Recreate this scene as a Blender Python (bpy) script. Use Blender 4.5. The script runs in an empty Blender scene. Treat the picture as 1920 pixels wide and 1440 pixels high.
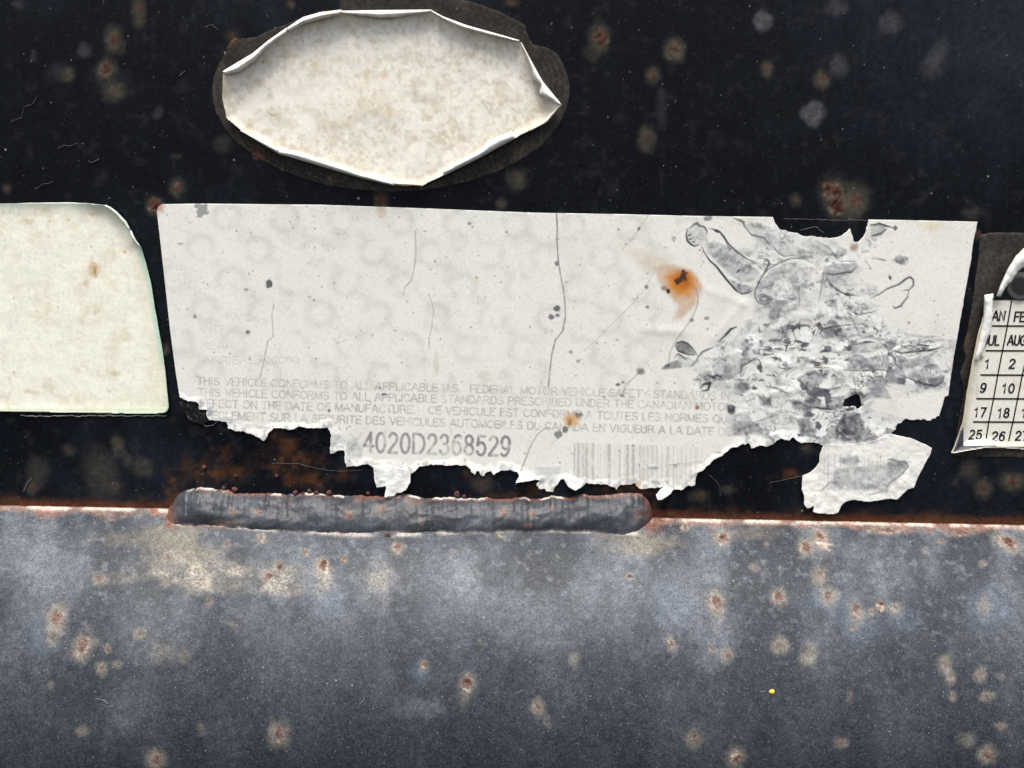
import bpy, math, random
import numpy as np
from mathutils import Matrix, Vector

random.seed(7)
R_ = np.random.default_rng(7)
scene = bpy.context.scene
COL = scene.collection
MM = 0.001

# ------------------------------------------------------------------ camera
F_PX, W_PX, H_PX = 1440.0, 1920.0, 1440.0
PITCH, ROLL, DIST = math.radians(16.6), math.radians(0.95), 144 * MM
fwd = np.array([0, math.cos(PITCH), -math.sin(PITCH)])
r0 = np.array([1.0, 0, 0]); u0 = np.array([0, math.sin(PITCH), math.cos(PITCH)])
right = math.cos(ROLL) * r0 + math.sin(ROLL) * u0
upv = -math.sin(ROLL) * r0 + math.cos(ROLL) * u0
CPOS = -fwd * DIST
cam_d = bpy.data.cameras.new('camera')
cam = bpy.data.objects.new('camera', cam_d); COL.objects.link(cam)
m = Matrix.Identity(4)
for i in range(3):
    m[i][0], m[i][1], m[i][2], m[i][3] = right[i], upv[i], -fwd[i], CPOS[i]
cam.matrix_world = m
cam_d.sensor_width = 36.0
cam_d.lens = F_PX / W_PX * 36.0
cam_d.clip_start, cam_d.clip_end = 0.005, 1000.0
cam_d.dof.use_dof = True
cam_d.dof.focus_distance = 0.141
cam_d.dof.aperture_fstop = 22.0
scene.camera = cam

# ------------------------------------------------------------------ sky and sun
SUN_EL, SUN_AZ = math.radians(72), math.radians(196)      # azimuth from +Y, clockwise
world = bpy.data.worlds.new('World'); scene.world = world; world.use_nodes = True
wn = world.node_tree; wn.nodes.clear()
sky = wn.nodes.new('ShaderNodeTexSky'); sky.sky_type = 'NISHITA'; sky.sun_disc = False
sky.sun_elevation = SUN_EL; sky.sun_rotation = SUN_AZ
sky.dust_density = 3.0; sky.ozone_density = 1.0; sky.air_density = 1.0
bg = wn.nodes.new('ShaderNodeBackground'); bg.inputs[1].default_value = 0.085
wo = wn.nodes.new('ShaderNodeOutputWorld')
hs = wn.nodes.new('ShaderNodeHueSaturation'); hs.inputs['Saturation'].default_value = .32
wn.links.new(sky.outputs[0], hs.inputs['Color']); wn.links.new(hs.outputs[0], bg.inputs[0]); wn.links.new(bg.outputs[0], wo.inputs[0])
sl = bpy.data.lights.new('sun', 'SUN'); sl.energy = 2.2; sl.angle = math.radians(24); sl.color = (1.0, 0.955, 0.89)
sun = bpy.data.objects.new('sun', sl); COL.objects.link(sun)
sd = Vector((math.sin(SUN_AZ) * math.cos(SUN_EL), math.cos(SUN_AZ) * math.cos(SUN_EL), math.sin(SUN_EL)))
sun.rotation_euler = sd.to_track_quat('Z', 'Y').to_euler(); sun.location = sd * 2
scene.view_settings.view_transform = 'Standard'; scene.view_settings.look = 'None'
scene.view_settings.exposure = 1.28; scene.view_settings.gamma = 1.0

# ------------------------------------------------------------------ chart <-> plate
def on_plate(u, v, h=0.0):
    """chart position (u right, v down) -> point lifted h metres off the plate (plate is y = 0)"""
    u = np.asarray(u, float); v = np.asarray(v, float); h = np.asarray(h, float)
    d = fwd[None, :] * F_PX + right[None, :] * (u.reshape(-1, 1) - 960) - upv[None, :] * (v.reshape(-1, 1) - 720)
    t = (-h.reshape(-1) - CPOS[1]) / d[:, 1]
    return CPOS[None, :] + d * t[:, None]
def chart(P):
    q = P - CPOS[None, :]
    z = q @ fwd
    return 960 + F_PX * (q @ right) / z, 720 - F_PX * (q @ upv) / z

# ------------------------------------------------------------------ noise and drawing in numpy
TAB = R_.random((64, 256, 256)).astype(np.float32)
def vn(x, y, s):
    x = np.asarray(x, np.float32) + 1000.0; y = np.asarray(y, np.float32) + 1000.0
    T = TAB[s % 64]
    xi = np.floor(x).astype(np.int64); yi = np.floor(y).astype(np.int64)
    fx = x - xi; fy = y - yi
    fx = fx * fx * (3 - 2 * fx); fy = fy * fy * (3 - 2 * fy)
    a, b = xi & 255, (xi + 1) & 255; c, d = yi & 255, (yi + 1) & 255
    return (T[c, a] * (1 - fx) + T[c, b] * fx) * (1 - fy) + (T[d, a] * (1 - fx) + T[d, b] * fx) * fy
def fbm(x, y, scale, octv=4, s=0, gain=0.5):
    t = 0.0; a = 1.0; n = 0.0; f = 1.0 / scale
    for o in range(octv):
        t = t + a * vn(x * f + 17.3 * o, y * f + 9.1 * o, s + o); n += a; a *= gain; f *= 2.03
    return t / n
def cracks(u, v, size, s=1):
    """0 on the joints of an irregular cell pattern, 1 inside the cells"""
    x, y = u / size + 500, v / size + 500; xi, yi = np.floor(x).astype(int), np.floor(y).astype(int)
    d1 = np.full(u.shape, 9.0); d2 = np.full(u.shape, 9.0)
    for a in (-1, 0, 1):
        for b in (-1, 0, 1):
            i, j = xi + a, yi + b
            px = i + TAB[s][j & 255, i & 255]; py = j + TAB[s + 1][j & 255, i & 255]
            d = np.hypot(x - px, y - py); n = d < d1
            d2 = np.where(n, d1, np.minimum(d2, d)); d1 = np.where(n, d, d1)
    return np.clip((d2 - d1) * 4.0, 0, 1)
def sst(x, a, b):
    t = np.clip((x - a) / (b - a), 0, 1); return t * t * (3 - 2 * t)
def mixc(c, col, m):
    m = np.clip(m, 0, 1)[:, None]; return c * (1 - m) + np.asarray(col, np.float32)[None, :] * m
def blob(u, v, cx, cy, rx, ry, rot=0.0, soft=0.5, warp=0.35, s=3):
    """irregular soft stain: 1 inside, falling to 0 at its radius"""
    out = np.zeros(u.shape, np.float32)
    k = np.nonzero((np.abs(u - cx) < 1.7 * max(rx, ry)) & (np.abs(v - cy) < 1.7 * max(rx, ry)))[0]
    if len(k) == 0: return out
    du, dv = u[k] - cx, v[k] - cy
    c, sn = math.cos(math.radians(rot)), math.sin(math.radians(rot))
    a, b = (du * c + dv * sn) / rx, (-du * sn + dv * c) / ry
    r = np.sqrt(a * a + b * b)
    r = r + warp * (fbm(u[k], v[k], 0.7 * min(rx, ry) + 3, 4, s) - 0.5) * 2
    out[k] = 1 - sst(r, 1 - soft, 1.0 + soft * 0.4)
    return out
def inside(u, v, poly):
    p = np.asarray(poly, float); res = np.zeros(u.shape, bool)
    q = np.roll(p, -1, 0)
    for (x1, y1), (x2, y2) in zip(p, q):
        if y1 == y2: continue
        c = (y1 > v) != (y2 > v)
        idx = np.nonzero(c)[0]
        if len(idx):
            xx = (x2 - x1) * (v[idx] - y1) / (y2 - y1) + x1
            hit = idx[u[idx] < xx]; res[hit] = ~res[hit]
    return res
def near(u, v, poly, closed=True, reach=60.0):
    """distance to a polyline and the closest point on it (within reach)"""
    p = np.asarray(poly, float); q = np.roll(p, -1, 0)
    if not closed: p, q = p[:-1], q[:-1]
    D = np.full(u.shape, reach * 1.0); X = u.copy(); Y = v.copy()
    for (x1, y1), (x2, y2) in zip(p, q):
        k = np.nonzero((u > min(x1, x2) - reach) & (u < max(x1, x2) + reach) & (v > min(y1, y2) - reach) & (v < max(y1, y2) + reach))[0]
        if len(k) == 0: continue
        dx, dy = x2 - x1, y2 - y1; L = dx * dx + dy * dy + 1e-9
        t = np.clip(((u[k] - x1) * dx + (v[k] - y1) * dy) / L, 0, 1)
        cx, cy = x1 + t * dx, y1 + t * dy
        d = np.hypot(u[k] - cx, v[k] - cy)
        b = d < D[k]; kk = k[b]
        D[kk] = d[b]; X[kk] = cx[b]; Y[kk] = cy[b]
    return D, X, Y
def resample(pts, step):
    p = np.asarray(pts, float); d = np.hypot(*np.diff(p, axis=0).T); s = np.r_[0, np.cumsum(d)]
    n = max(2, int(s[-1] / step) + 1); t = np.linspace(0, s[-1], n)
    return np.c_[np.interp(t, s, p[:, 0]), np.interp(t, s, p[:, 1])]
def ragged(pts, step, amp, s, closed=False):
    """a polyline given the small irregularity of torn or cut vinyl"""
    p = list(pts) + ([pts[0]] if closed else [])
    q = resample(p, step)
    j = np.c_[fbm(q[:, 0], q[:, 1], step * 2.2, 3, s) - .5, fbm(q[:, 0] + 90, q[:, 1], step * 2.2, 3, s + 5) - .5] * 2 * amp
    j[0] = 0; j[-1] = 0
    q = q + j
    return q[:-1] if closed else q

class Raster:
    """a small 1-unit raster of one printed / soiled quantity, sampled at mesh vertices"""
    def __init__(s, x0, y0, x1, y1):
        s.x0, s.y0 = int(x0), int(y0); s.a = np.zeros((int(y1 - y0), int(x1 - x0)), np.float32)
    def win(s, xa, ya, xb, yb):
        H, W = s.a.shape
        i0, i1 = max(0, int(xa) - s.x0), min(W, int(xb) - s.x0 + 2); j0, j1 = max(0, int(ya) - s.y0), min(H, int(yb) - s.y0 + 2)
        if i0 >= i1 or j0 >= j1: return None
        Y, X = np.mgrid[j0:j1, i0:i1]
        return (slice(j0, j1), slice(i0, i1)), X + s.x0, Y + s.y0
    def put(s, w, val):
        s.a[w] = np.maximum(s.a[w], val)
    def dot(s, x, y, rx, ry=None, val=1.0, warp=0.0, sd=1):
        ry = ry or rx; R = 1.6 * max(rx, ry) + 2
        w = s.win(x - R, y - R, x + R, y + R)
        if w is None: return
        k, X, Y = w
        r = np.hypot((X - x) / rx, (Y - y) / ry)
        if warp: r = r + warp * (fbm(X, Y, 0.5 * rx + 1.5, 3, sd) - .5) * 2
        s.put(k, val * np.clip((1 - r) * max(rx, 1) * 0.8 + .5, 0, 1))
    def line(s, pts, wd, val=1.0, taper=False, fade=None):
        p = np.asarray(pts, float); n = len(p) - 1
        for i in range(n):
            (x1, y1), (x2, y2) = p[i], p[i + 1]
            w = s.win(min(x1, x2) - wd - 2, min(y1, y2) - wd - 2, max(x1, x2) + wd + 2, max(y1, y2) + wd + 2)
            if w is None: continue
            k, X, Y = w
            dx, dy = x2 - x1, y2 - y1; L = dx * dx + dy * dy + 1e-9
            t = np.clip(((X - x1) * dx + (Y - y1) * dy) / L, 0, 1)
            d = np.hypot(X - x1 - t * dx, Y - y1 - t * dy)
            ww = wd
            if taper: g = (i + t) / n; ww = wd * (0.25 + 0.75 * np.sin(np.pi * np.clip(g, 0.02, .98)))
            mm = np.clip(ww / 2 - d + .5, 0, 1) * val
            if fade: mm = mm * (fade[0] + (fade[1] - fade[0]) * fbm(X, Y, 14, 3, 31))
            s.put(k, mm)
    def poly(s, pts, val=1.0, noise=0.0, sd=4, soft=2.0):
        p = np.asarray(pts, float)
        w = s.win(p[:, 0].min() - 4, p[:, 1].min() - 4, p[:, 0].max() + 4, p[:, 1].max() + 4)
        if w is None: return
        k, X, Y = w; fx, fy = X.ravel().astype(float), Y.ravel().astype(float)
        fx = fx + 3 * (fbm(fx, fy, 9, 3, sd) - .5); fy = fy + 3 * (fbm(fx + 40, fy, 9, 3, sd) - .5)
        ins = inside(fx, fy, p); d, _, _ = near(fx, fy, p, True, 12.0)
        mk = np.where(ins, np.clip(.5 + d / soft, 0, 1), np.clip(.5 - d / soft, 0, 1)) * val
        if noise: mk = mk * (1 - noise + noise * 1.6 * fbm(fx, fy, 7, 4, sd + 2))
        s.put(k, mk.reshape(X.shape).astype(np.float32))
    def tri(s, t, val=1.0):
        (ax, ay), (bx, by), (cx, cy) = t
        w = s.win(min(ax, bx, cx) - 1, min(ay, by, cy) - 1, max(ax, bx, cx) + 1, max(ay, by, cy) + 1)
        if w is None: return
        k, X, Y = w
        ar = (bx - ax) * (cy - ay) - (cx - ax) * (by - ay)
        if abs(ar) < 1e-6: return
        sg = 1 if ar > 0 else -1
        def e(px, py, qx, qy): return sg * ((qx - px) * (Y - py) - (qy - py) * (X - px)) / (math.hypot(qx - px, qy - py) + 1e-6)
        mk = np.clip(np.minimum(np.minimum(e(ax, ay, bx, by), e(bx, by, cx, cy)), e(cx, cy, ax, ay)) + .75, 0, 1)
        s.put(k, mk * val)
    def at(s, u, v):
        H, W = s.a.shape
        x = np.clip(u - s.x0, 0, W - 1.001); y = np.clip(v - s.y0, 0, H - 1.001)
        i = x.astype(int); j = y.astype(int); fx = x - i; fy = y - j
        i1 = np.minimum(i + 1, W - 1); j1 = np.minimum(j + 1, H - 1); a = s.a
        return (a[j, i] * (1 - fx) + a[j, i1] * fx) * (1 - fy) + (a[j1, i] * (1 - fx) + a[j1, i1] * fx) * fy

# ------------------------------------------------------------------ mesh helpers
def make_mesh(name, V, Fq, mat, parent=None, color=None, rough=None, smooth=True):
    me = bpy.data.meshes.new(name)
    V = np.asarray(V, np.float32); Fq = np.asarray(Fq, np.int32); k = Fq.shape[1]
    me.vertices.add(len(V)); me.vertices.foreach_set('co', V.ravel())
    me.loops.add(Fq.size); me.loops.foreach_set('vertex_index', Fq.ravel())
    me.polygons.add(len(Fq)); me.polygons.foreach_set('loop_start', np.arange(0, Fq.size, k, dtype=np.int32))
    me.polygons.foreach_set('loop_total', np.full(len(Fq), k, np.int32))
    me.update(calc_edges=True); me.validate()
    if smooth: me.polygons.foreach_set('use_smooth', np.ones(len(me.polygons), bool))
    if color is not None and len(me.vertices) == len(V):
        a = me.attributes.new('albedo', 'FLOAT_COLOR', 'POINT')
        a.data.foreach_set('color', np.c_[np.clip(color, 0, 1), np.ones(len(V))].astype(np.float32).ravel())
    if rough is not None and len(me.vertices) == len(V):
        a = me.attributes.new('rough', 'FLOAT', 'POINT'); a.data.foreach_set('value', rough.astype(np.float32))
    me.materials.append(mat)
    o = bpy.data.objects.new(name, me); COL.objects.link(o)
    if parent: o.parent = parent
    return o
def thing(name, label, cat, loc=(0, 0, 0), group=None):
    o = bpy.data.objects.new(name, None); COL.objects.link(o); o.location = loc
    o.empty_display_size = 0.01
    o['label'] = label; o['category'] = cat
    if group: o['group'] = group
    return o
def tag(o, label, cat):
    o['label'] = label; o['category'] = cat; return o
def grid_faces(nr, nc):
    j, i = np.mgrid[0:nr - 1, 0:nc - 1]; a = (j * nc + i).ravel()
    return np.c_[a, a + nc, a + nc + 1, a + 1]
def sheet(name, outer, holes, step, height, paint, mat, parent, thick=0.12 * MM, rough=None):
    """a flat sheet with a cut or torn outline (chart units), its edge given thickness"""
    p = np.asarray(outer, float)
    x0, y0, x1, y1 = p[:, 0].min() - 2 * step, p[:, 1].min() - 2 * step, p[:, 0].max() + 2 * step, p[:, 1].max() + 2 * step
    us = np.arange(x0, x1, step); vs = np.arange(y0, y1, step)
    U, V = np.meshgrid(us, vs); u, v = U.ravel(), V.ravel()
    ins = inside(u, v, p)
    D, X, Y = near(u, v, p, True, 70.0)
    for h in holes:
        ins &= ~inside(u, v, h)
        d2, X2, Y2 = near(u, v, h, True, 12.0)
        b = d2 < np.minimum(D, 11.9); D[b] = d2[b]; X[b] = X2[b]; Y[b] = Y2[b]
    Fq = grid_faces(len(vs), len(us))
    keep = ins[Fq].sum(1) >= 1
    Fq = Fq[keep]
    snap = ~ins
    u = np.where(snap, X, u); v = np.where(snap, Y, v); D = np.where(snap, 0, D)
    used = np.unique(Fq); remap = np.full(len(u), -1); remap[used] = np.arange(len(used))
    Fq = remap[Fq]; u, v, D = u[used], v[used], D[used]
    hgt = height(u, v, D)
    P = on_plate(u, v, hgt)
    col = paint(u, v, D)
    rg = rough(u, v, D) if rough else None
    # edge skirt
    E = np.concatenate([Fq[:, [0, 1]], Fq[:, [1, 2]], Fq[:, [2, 3]], Fq[:, [3, 0]]])
    key = np.sort(E, 1); key = key[:, 0].astype(np.int64) * len(u) + key[:, 1]
    uq, first, cnt = np.unique(key, return_index=True, return_counts=True)
    B = E[first[cnt == 1]]
    bv = np.unique(B); rb = np.full(len(u), -1); rb[bv] = np.arange(len(bv)) + len(u)
    Q = P[bv].copy(); Q[:, 1] += thick
    sk = np.c_[B[:, 1], B[:, 0], rb[B[:, 0]], rb[B[:, 1]]]
    P = np.r_[P, Q]; col = np.r_[col, col[bv] * 0.9]
    if rg is not None: rg = np.r_[rg, rg[bv]]
    o = make_mesh(name, P, np.r_[Fq, sk], mat, parent, col, rg)
    return o
def ribbon(name, outer, inner, h_out, h_in, bulge, mat, parent, color, nt=9, ns=None, jag=2.0, s=11, thick=0.1 * MM, stain=None):
    """a curled-back rim of vinyl rolled from an outer line over to a ragged inner line"""
    L = np.hypot(*np.diff(np.asarray(outer, float), axis=0).T).sum(); ns = ns or max(12, int(L / 3))
    def rs(p):
        p = np.asarray(p, float); d = np.r_[0, np.cumsum(np.hypot(*np.diff(p, axis=0).T))]; t = np.linspace(0, d[-1], ns)
        return np.c_[np.interp(t, d, p[:, 0]), np.interp(t, d, p[:, 1])]
    A, Bq = rs(outer), rs(inner)
    sp = np.linspace(0, 1, ns); env = np.clip(np.minimum(sp, 1 - sp) * 12, 0, 1)
    k = (fbm(A[:, 0], A[:, 1], 9, 3, s) - .5) * 2 * jag * env
    dirv = Bq - A; dl = np.hypot(dirv[:, 0], dirv[:, 1])[:, None] + 1e-6
    Bq = Bq + dirv / dl * k[:, None]
    V = []; C = []
    for t in np.linspace(0, 1, nt):
        q = A * (1 - t) + Bq * t
        ho = h_out if np.isscalar(h_out) else np.interp(sp, np.linspace(0, 1, len(h_out)), h_out)
        h = ho * (1 - t) + h_in * t + bulge * env ** .5 * math.sin(math.pi * min(1, t * 1.05)) ** .8 + (fbm(q[:, 0], q[:, 1], 14, 3, s + 3) - .5) * 0.25 * MM
        V.append(on_plate(q[:, 0], q[:, 1], h))
        c = np.tile(np.asarray(color, np.float32), (ns, 1)) * (0.93 + 0.14 * fbm(q[:, 0], q[:, 1], 6, 3, s))[:, None]
        if stain is not None: c = mixc(c, stain, 0.8 * sst(fbm(q[:, 0], q[:, 1], 22, 4, s + 8), .55, .75))
        C.append(c)
    o = make_mesh(name, np.concatenate(V), grid_faces(nt, ns), mat, parent, np.concatenate(C))
    md = o.modifiers.new('thickness', 'SOLIDIFY'); md.thickness = thick; md.offset = 0
    return o

# ------------------------------------------------------------------ materials
def mat_painted(name, rough, spec, grain_scale, grain_amt, bump_scale, bump_amt, specks=None, use_rough=False, grain2=None, metallic=0.0):
    mt = bpy.data.materials.new(name); mt.use_nodes = True
    n, l = mt.node_tree.nodes, mt.node_tree.links; n.clear()
    out = n.new('ShaderNodeOutputMaterial'); b = n.new('ShaderNodeBsdfPrincipled'); l.new(b.outputs[0], out.inputs[0])
    at = n.new('ShaderNodeAttribute'); at.attribute_name = 'albedo'
    tc = n.new('ShaderNodeTexCoord')
    def noise(sc, det=3, rg=0.6):
        x = n.new('ShaderNodeTexNoise'); x.inputs['Scale'].default_value = sc; x.inputs['Detail'].default_value = det; x.inputs['Roughness'].default_value = rg
        l.new(tc.outputs['Object'], x.inputs['Vector']); return x.outputs['Fac']
    def ramp(sock, a, b_, lo, hi):
        x = n.new('ShaderNodeMapRange'); l.new(sock, x.inputs[0])
        for i, q in enumerate((a, b_, lo, hi)): x.inputs[i + 1].default_value = q
        return x.outputs[0]
    def mul(c, f):
        x = n.new('ShaderNodeMixRGB'); x.blend_type = 'MULTIPLY'; x.inputs[0].default_value = 1; l.new(c, x.inputs[1]); l.new(f, x.inputs[2]); return x.outputs[0]
    col = at.outputs['Color']
    g = noise(grain_scale)
    col = mul(col, ramp(g, 0.36, 0.64, 1 - grain_amt, 1 + grain_amt))
    if grain2: col = mul(col, ramp(noise(grain2[0], 4), 0.3, 0.7, 1 - grain2[1], 1 + grain2[1]))
    if specks:
        for (sc, thr, keep, cc) in specks:
            vo = n.new('ShaderNodeTexVoronoi'); vo.inputs['Scale'].default_value = sc; l.new(tc.outputs['Object'], vo.inputs['Vector'])
            wv = ramp(vo.outputs['Distance'], thr, thr * .55, 0, 1)
            sp = n.new('ShaderNodeSeparateColor'); l.new(vo.outputs['Color'], sp.inputs[0])
            gt = ramp(sp.outputs[0], keep, keep + (1 - keep) * .9, 0, 1)
            mm = n.new('ShaderNodeMath'); mm.operation = 'MULTIPLY'; l.new(wv, mm.inputs[0]); l.new(gt, mm.inputs[1])
            mx = n.new('ShaderNodeMixRGB'); l.new(mm.outputs[0], mx.inputs[0]); l.new(col, mx.inputs[1]); mx.inputs[2].default_value = (*cc, 1); col = mx.outputs[0]
    l.new(col, b.inputs['Base Color'])
    b.inputs['Specular IOR Level'].default_value = spec; b.inputs['Metallic'].default_value = metallic
    if use_rough:
        ra = n.new('ShaderNodeAttribute'); ra.attribute_name = 'rough'; l.new(ra.outputs['Fac'], b.inputs['Roughness'])
    else: l.new(ramp(noise(bump_scale * .3), .3, .7, rough - .08, rough + .08), b.inputs['Roughness'])
    bp = n.new('ShaderNodeBump'); bp.inputs['Strength'].default_value = bump_amt; bp.inputs['Distance'].default_value = 0.0001
    l.new(noise(bump_scale, 5), bp.inputs['Height']); l.new(bp.outputs[0], b.inputs['Normal'])
    return mt
M_plate = mat_painted('black_gloss_paint', .5, .10, 900, .25, 2600, .35, specks=[(900, .15, .86, (.13, .14, .15)), (330, .08, .80, (.24, .24, .235)), (2000, .2, .72, (.05, .053, .06))], use_rough=True, grain2=(160, .25))
M_tube = mat_painted('chalked_grey_paint', .6, .25, 2900, .36, 2600, .65, specks=[(700, .10, .90, (.42, .42, .42)), (1500, .22, .8, (.17, .18, .20)), (3000, .34, .64, (.125, .135, .152))], use_rough=True, grain2=(700, .28))
M_weld = mat_painted('painted_weld_metal', .5, .38, 3000, .30, 2000, .6, specks=[(1200, .16, .84, (.28, .28, .29))], grain2=(600, .3))
M_rust = mat_painted('rust', .85, .15, 2500, .5, 2500, 1.0, grain2=(700, .4))
M_label = mat_painted('faded_label_vinyl', .5, .3, 2600, .05, 1500, .25, specks=[(620, .05, .75, (.10, .10, .10))], use_rough=True)
M_vinyl = mat_painted('aged_white_vinyl', .62, .2, 1700, .05, 1200, .3, grain2=(420, .05))
M_print = mat_painted('printed_vinyl', .45, .35, 1700, .05, 1200, .2, specks=[(800, .10, .8, (.16, .13, .10))])
M_resid = mat_painted('dirty_adhesive', .8, .12, 1500, .3, 2000, .6, grain2=(300, .3), specks=[(1100, .15, .85, (.16, .15, .14))])
def mat_flat(name, color, rough, spec=.3):
    mt = bpy.data.materials.new(name); mt.use_nodes = True
    n, l = mt.node_tree.nodes, mt.node_tree.links; b = n['Principled BSDF']
    tc = n.new('ShaderNodeTexCoord'); x = n.new('ShaderNodeTexNoise'); x.inputs['Scale'].default_value = 900; x.inputs['Detail'].default_value = 4
    l.new(tc.outputs['Object'], x.inputs['Vector'])
    cr = n.new('ShaderNodeValToRGB'); cr.color_ramp.elements[0].position = .3; cr.color_ramp.elements[1].position = .7
    cr.color_ramp.elements[0].color = (*[c * .7 for c in color], 1); cr.color_ramp.elements[1].color = (*[min(1, c * 1.3) for c in color], 1)
    l.new(x.outputs['Fac'], cr.inputs[0]); l.new(cr.outputs[0], b.inputs['Base Color'])
    b.inputs['Roughness'].default_value = rough; b.inputs['Specular IOR Level'].default_value = spec
    return mt
M_ink = mat_flat('black_ink', (.012, .012, .014), .5, .25)
M_lint = mat_flat('pale_lint', (.13, .13, .128), .8, .1)
M_yellow = mat_flat('yellow_fleck', (.75, .62, .06), .5)

# ------------------------------------------------------------------ trailer frame: plate, tube, weld
frame = thing('trailer_frame', 'rusty black steel trailer frame with round tube and weld bead, behind all the stickers', 'metal frame')

JL, JR = on_plate([0], [947])[0], on_plate([1920], [984])[0]
def joint_z(x): return JL[2] + (JR[2] - JL[2]) * (x - JL[0]) / (JR[0] - JL[0])
RAD, PHI0 = 37.5 * MM, math.radians(74)

HALO, CORE, GREY, ORANGE = (.062, .056, .043), (.078, .031, .021), (.080, .083, .086), (.060, .026, .011)
def rust_spots(u, v, col, rg, spots, gain=1.0, halo=HALO, core=CORE):
    """one weather spot each: pale halo with a corroded core; returns colour, roughness and relief"""
    hgt = np.zeros(u.shape, np.float32)
    for i, (x, y, rx, ry, rot, hk, ck) in enumerate(spots):
        b = blob(u, v, x, y, rx * 1.15, ry * 1.15, rot, .75, .35, 3 + i % 20)
        n = .7 + .6 * fbm(u, v, 5, 3, 9)
        col = mixc(col, halo, b * hk * n * gain); rg = rg * (1 - b) + .8 * b
        if ck > 0:
            c = blob(u, v, x + rx * .05, y - ry * .1, rx * (.24 + .27 * ck), ry * (.24 + .27 * ck), rot, .3, 1.0, 8 + i % 20)
            col = mixc(col, (halo[0] * 1.25, halo[1] * .95, halo[2] * .78), blob(u, v, x, y, rx * .8, ry * .8, rot, .6, .5, 14) * ck * .4)
            col = mixc(col, core, c * (.35 + .65 * ck) * (.6 + .8 * fbm(u, v, 3.5, 2, 21)))
            col = mixc(col, (core[0] * .35, core[1] * .3, core[2] * .3), c * ck * sst(fbm(u, v, 4.5, 3, 24), .52, .66) * .9)
        col = mixc(col, (halo[0] * 2.6, halo[1] * 2.3, halo[2] * 2.2), ck ** 2 * .6 * np.clip(blob(u, v, x, y + ry * .12, rx * (.42 + .3 * ck), ry * (.42 + .3 * ck), rot, .2, .9, 8 + i % 20) - c, 0, 1) * sst(fbm(u, v, 6, 3, 26), .48, .62))
        hgt += c * ck * (fbm(u, v, 5, 3, 17) - .25) * .9
    return col, rg, hgt

# --- the plate
PX0, PX1, PZ1, ST = -.135, .135, .092, .0003
xs = np.arange(PX0, PX1, ST); zs = np.arange(-.034, PZ1, ST)
XX, ZZ = np.meshgrid(xs, zs); x, z = XX.ravel(), ZZ.ravel()
P = np.c_[x, np.zeros_like(x), z]
u, v = chart(P)
col = np.tile(np.array([[.0030, .0040, .0068]], np.float32), (len(u), 1))
film = fbm(u, v, 260, 5, 2); streak = fbm(u, v * .35, 40, 4, 6)
rg = .42 + .2 * film
col = mixc(col, (.011, .0145, .022), .55 * sst(film, .42, .75) * (.4 + streak))
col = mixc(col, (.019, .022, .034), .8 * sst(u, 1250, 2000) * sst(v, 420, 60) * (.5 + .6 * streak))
col = mixc(col, (.022, .022, .024), .35 * sst(fbm(u, v, 18, 4, 12), .58, .8))
PLATE_SPOTS = [  # x, y, rx, ry, turn, halo, core
 (262,22,14,30,0,.6,.25),(214,75,17,25,0,.75,.5),(200,131,17,20,0,.85,.85),(213,172,20,20,0,.75,.2),(128,141,11,14,0,.6,.1),(331,353,15,17,0,.6,.6),
 (290,385,17,19,0,.7,1),(13,353,9,9,0,.4,.3),(418,270,16,17,0,.35,0),(330,293,9,7,0,.25,0),(436,68,16,16,0,.3,.3),
 (1124,73,21,27,0,.75,.9),(1112,98,18,16,0,.35,0),(1265,93,21,24,0,.75,.6),(1224,141,14,15,0,.75,.6),(1438,130,13,17,0,.75,.25),(1541,150,14,17,0,.85,.35),
 (1212,260,18,24,0,.6,.12),(1492,378,12,13,0,.5,.25),(1565,370,24,36,-12,.8,1),(1562,360,26,30,-10,.3,1),(1570,385,22,28,-10,.3,1),(1602,377,27,32,0,.75,.35),(970,335,19,19,0,.6,.1),(715,376,16,20,0,.45,.7),(940,382,11,10,0,.5,.2),
 (1820,400,17,13,0,.3,0),(222,835,12,22,-15,.6,.05),(238,862,9,16,-20,.4,0),(190,885,32,46,-15,.42,.0),(215,912,16,12,0,.35,.3),(270,877,20,18,0,.45,0),(128,845,14,12,0,.35,.05),(70,885,20,28,0,.35,0),(60,916,13,13,0,.5,.35),
 (1816,879,19,21,0,.5,.05),(1842,915,17,19,0,.6,.5),(1899,903,24,19,0,.65,.5),(1833,440,7,9,0,.4,.7),(308,655,9,11,0,.4,.6),(1312,930,18,13,0,.4,.3),(1365,918,16,10,0,.3,.1),(1512,838,13,15,0,.45,.2),(905,905,20,18,0,.45,.15),(775,865,12,10,0,.3,0),(482,295,9,6,0,.4,.5),(545,8,10,8,0,.5,.4),(960,4,14,9,0,.5,.4),(1790,905,8,7,0,.3,0)]
for (gx, gy, rx, ry, rot, k) in [(1429,40,20,20,0,.85),(1524,214,23,26,0,.85),(1573,124,18,24,0,.45),(1569,14,22,20,0,.4),(1672,42,24,22,0,.55),(1755,112,20,42,25,.45),(158,95,14,16,0,.4),(112,135,26,20,0,.22),(64,105,8,12,0,.35),(35,8,12,12,0,.3),(297,210,10,15,25,.35),(1240,205,12,40,0,.2),(205,150,45,35,0,.15),(700,965,1,1,0,0)]:
    col = mixc(col, GREY, blob(u, v, gx, gy, rx, ry, rot, .45 if k > .8 else .8, .3, 5) * k * (.6 + .6 * fbm(u, v, 6, 3, 4)))
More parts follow.
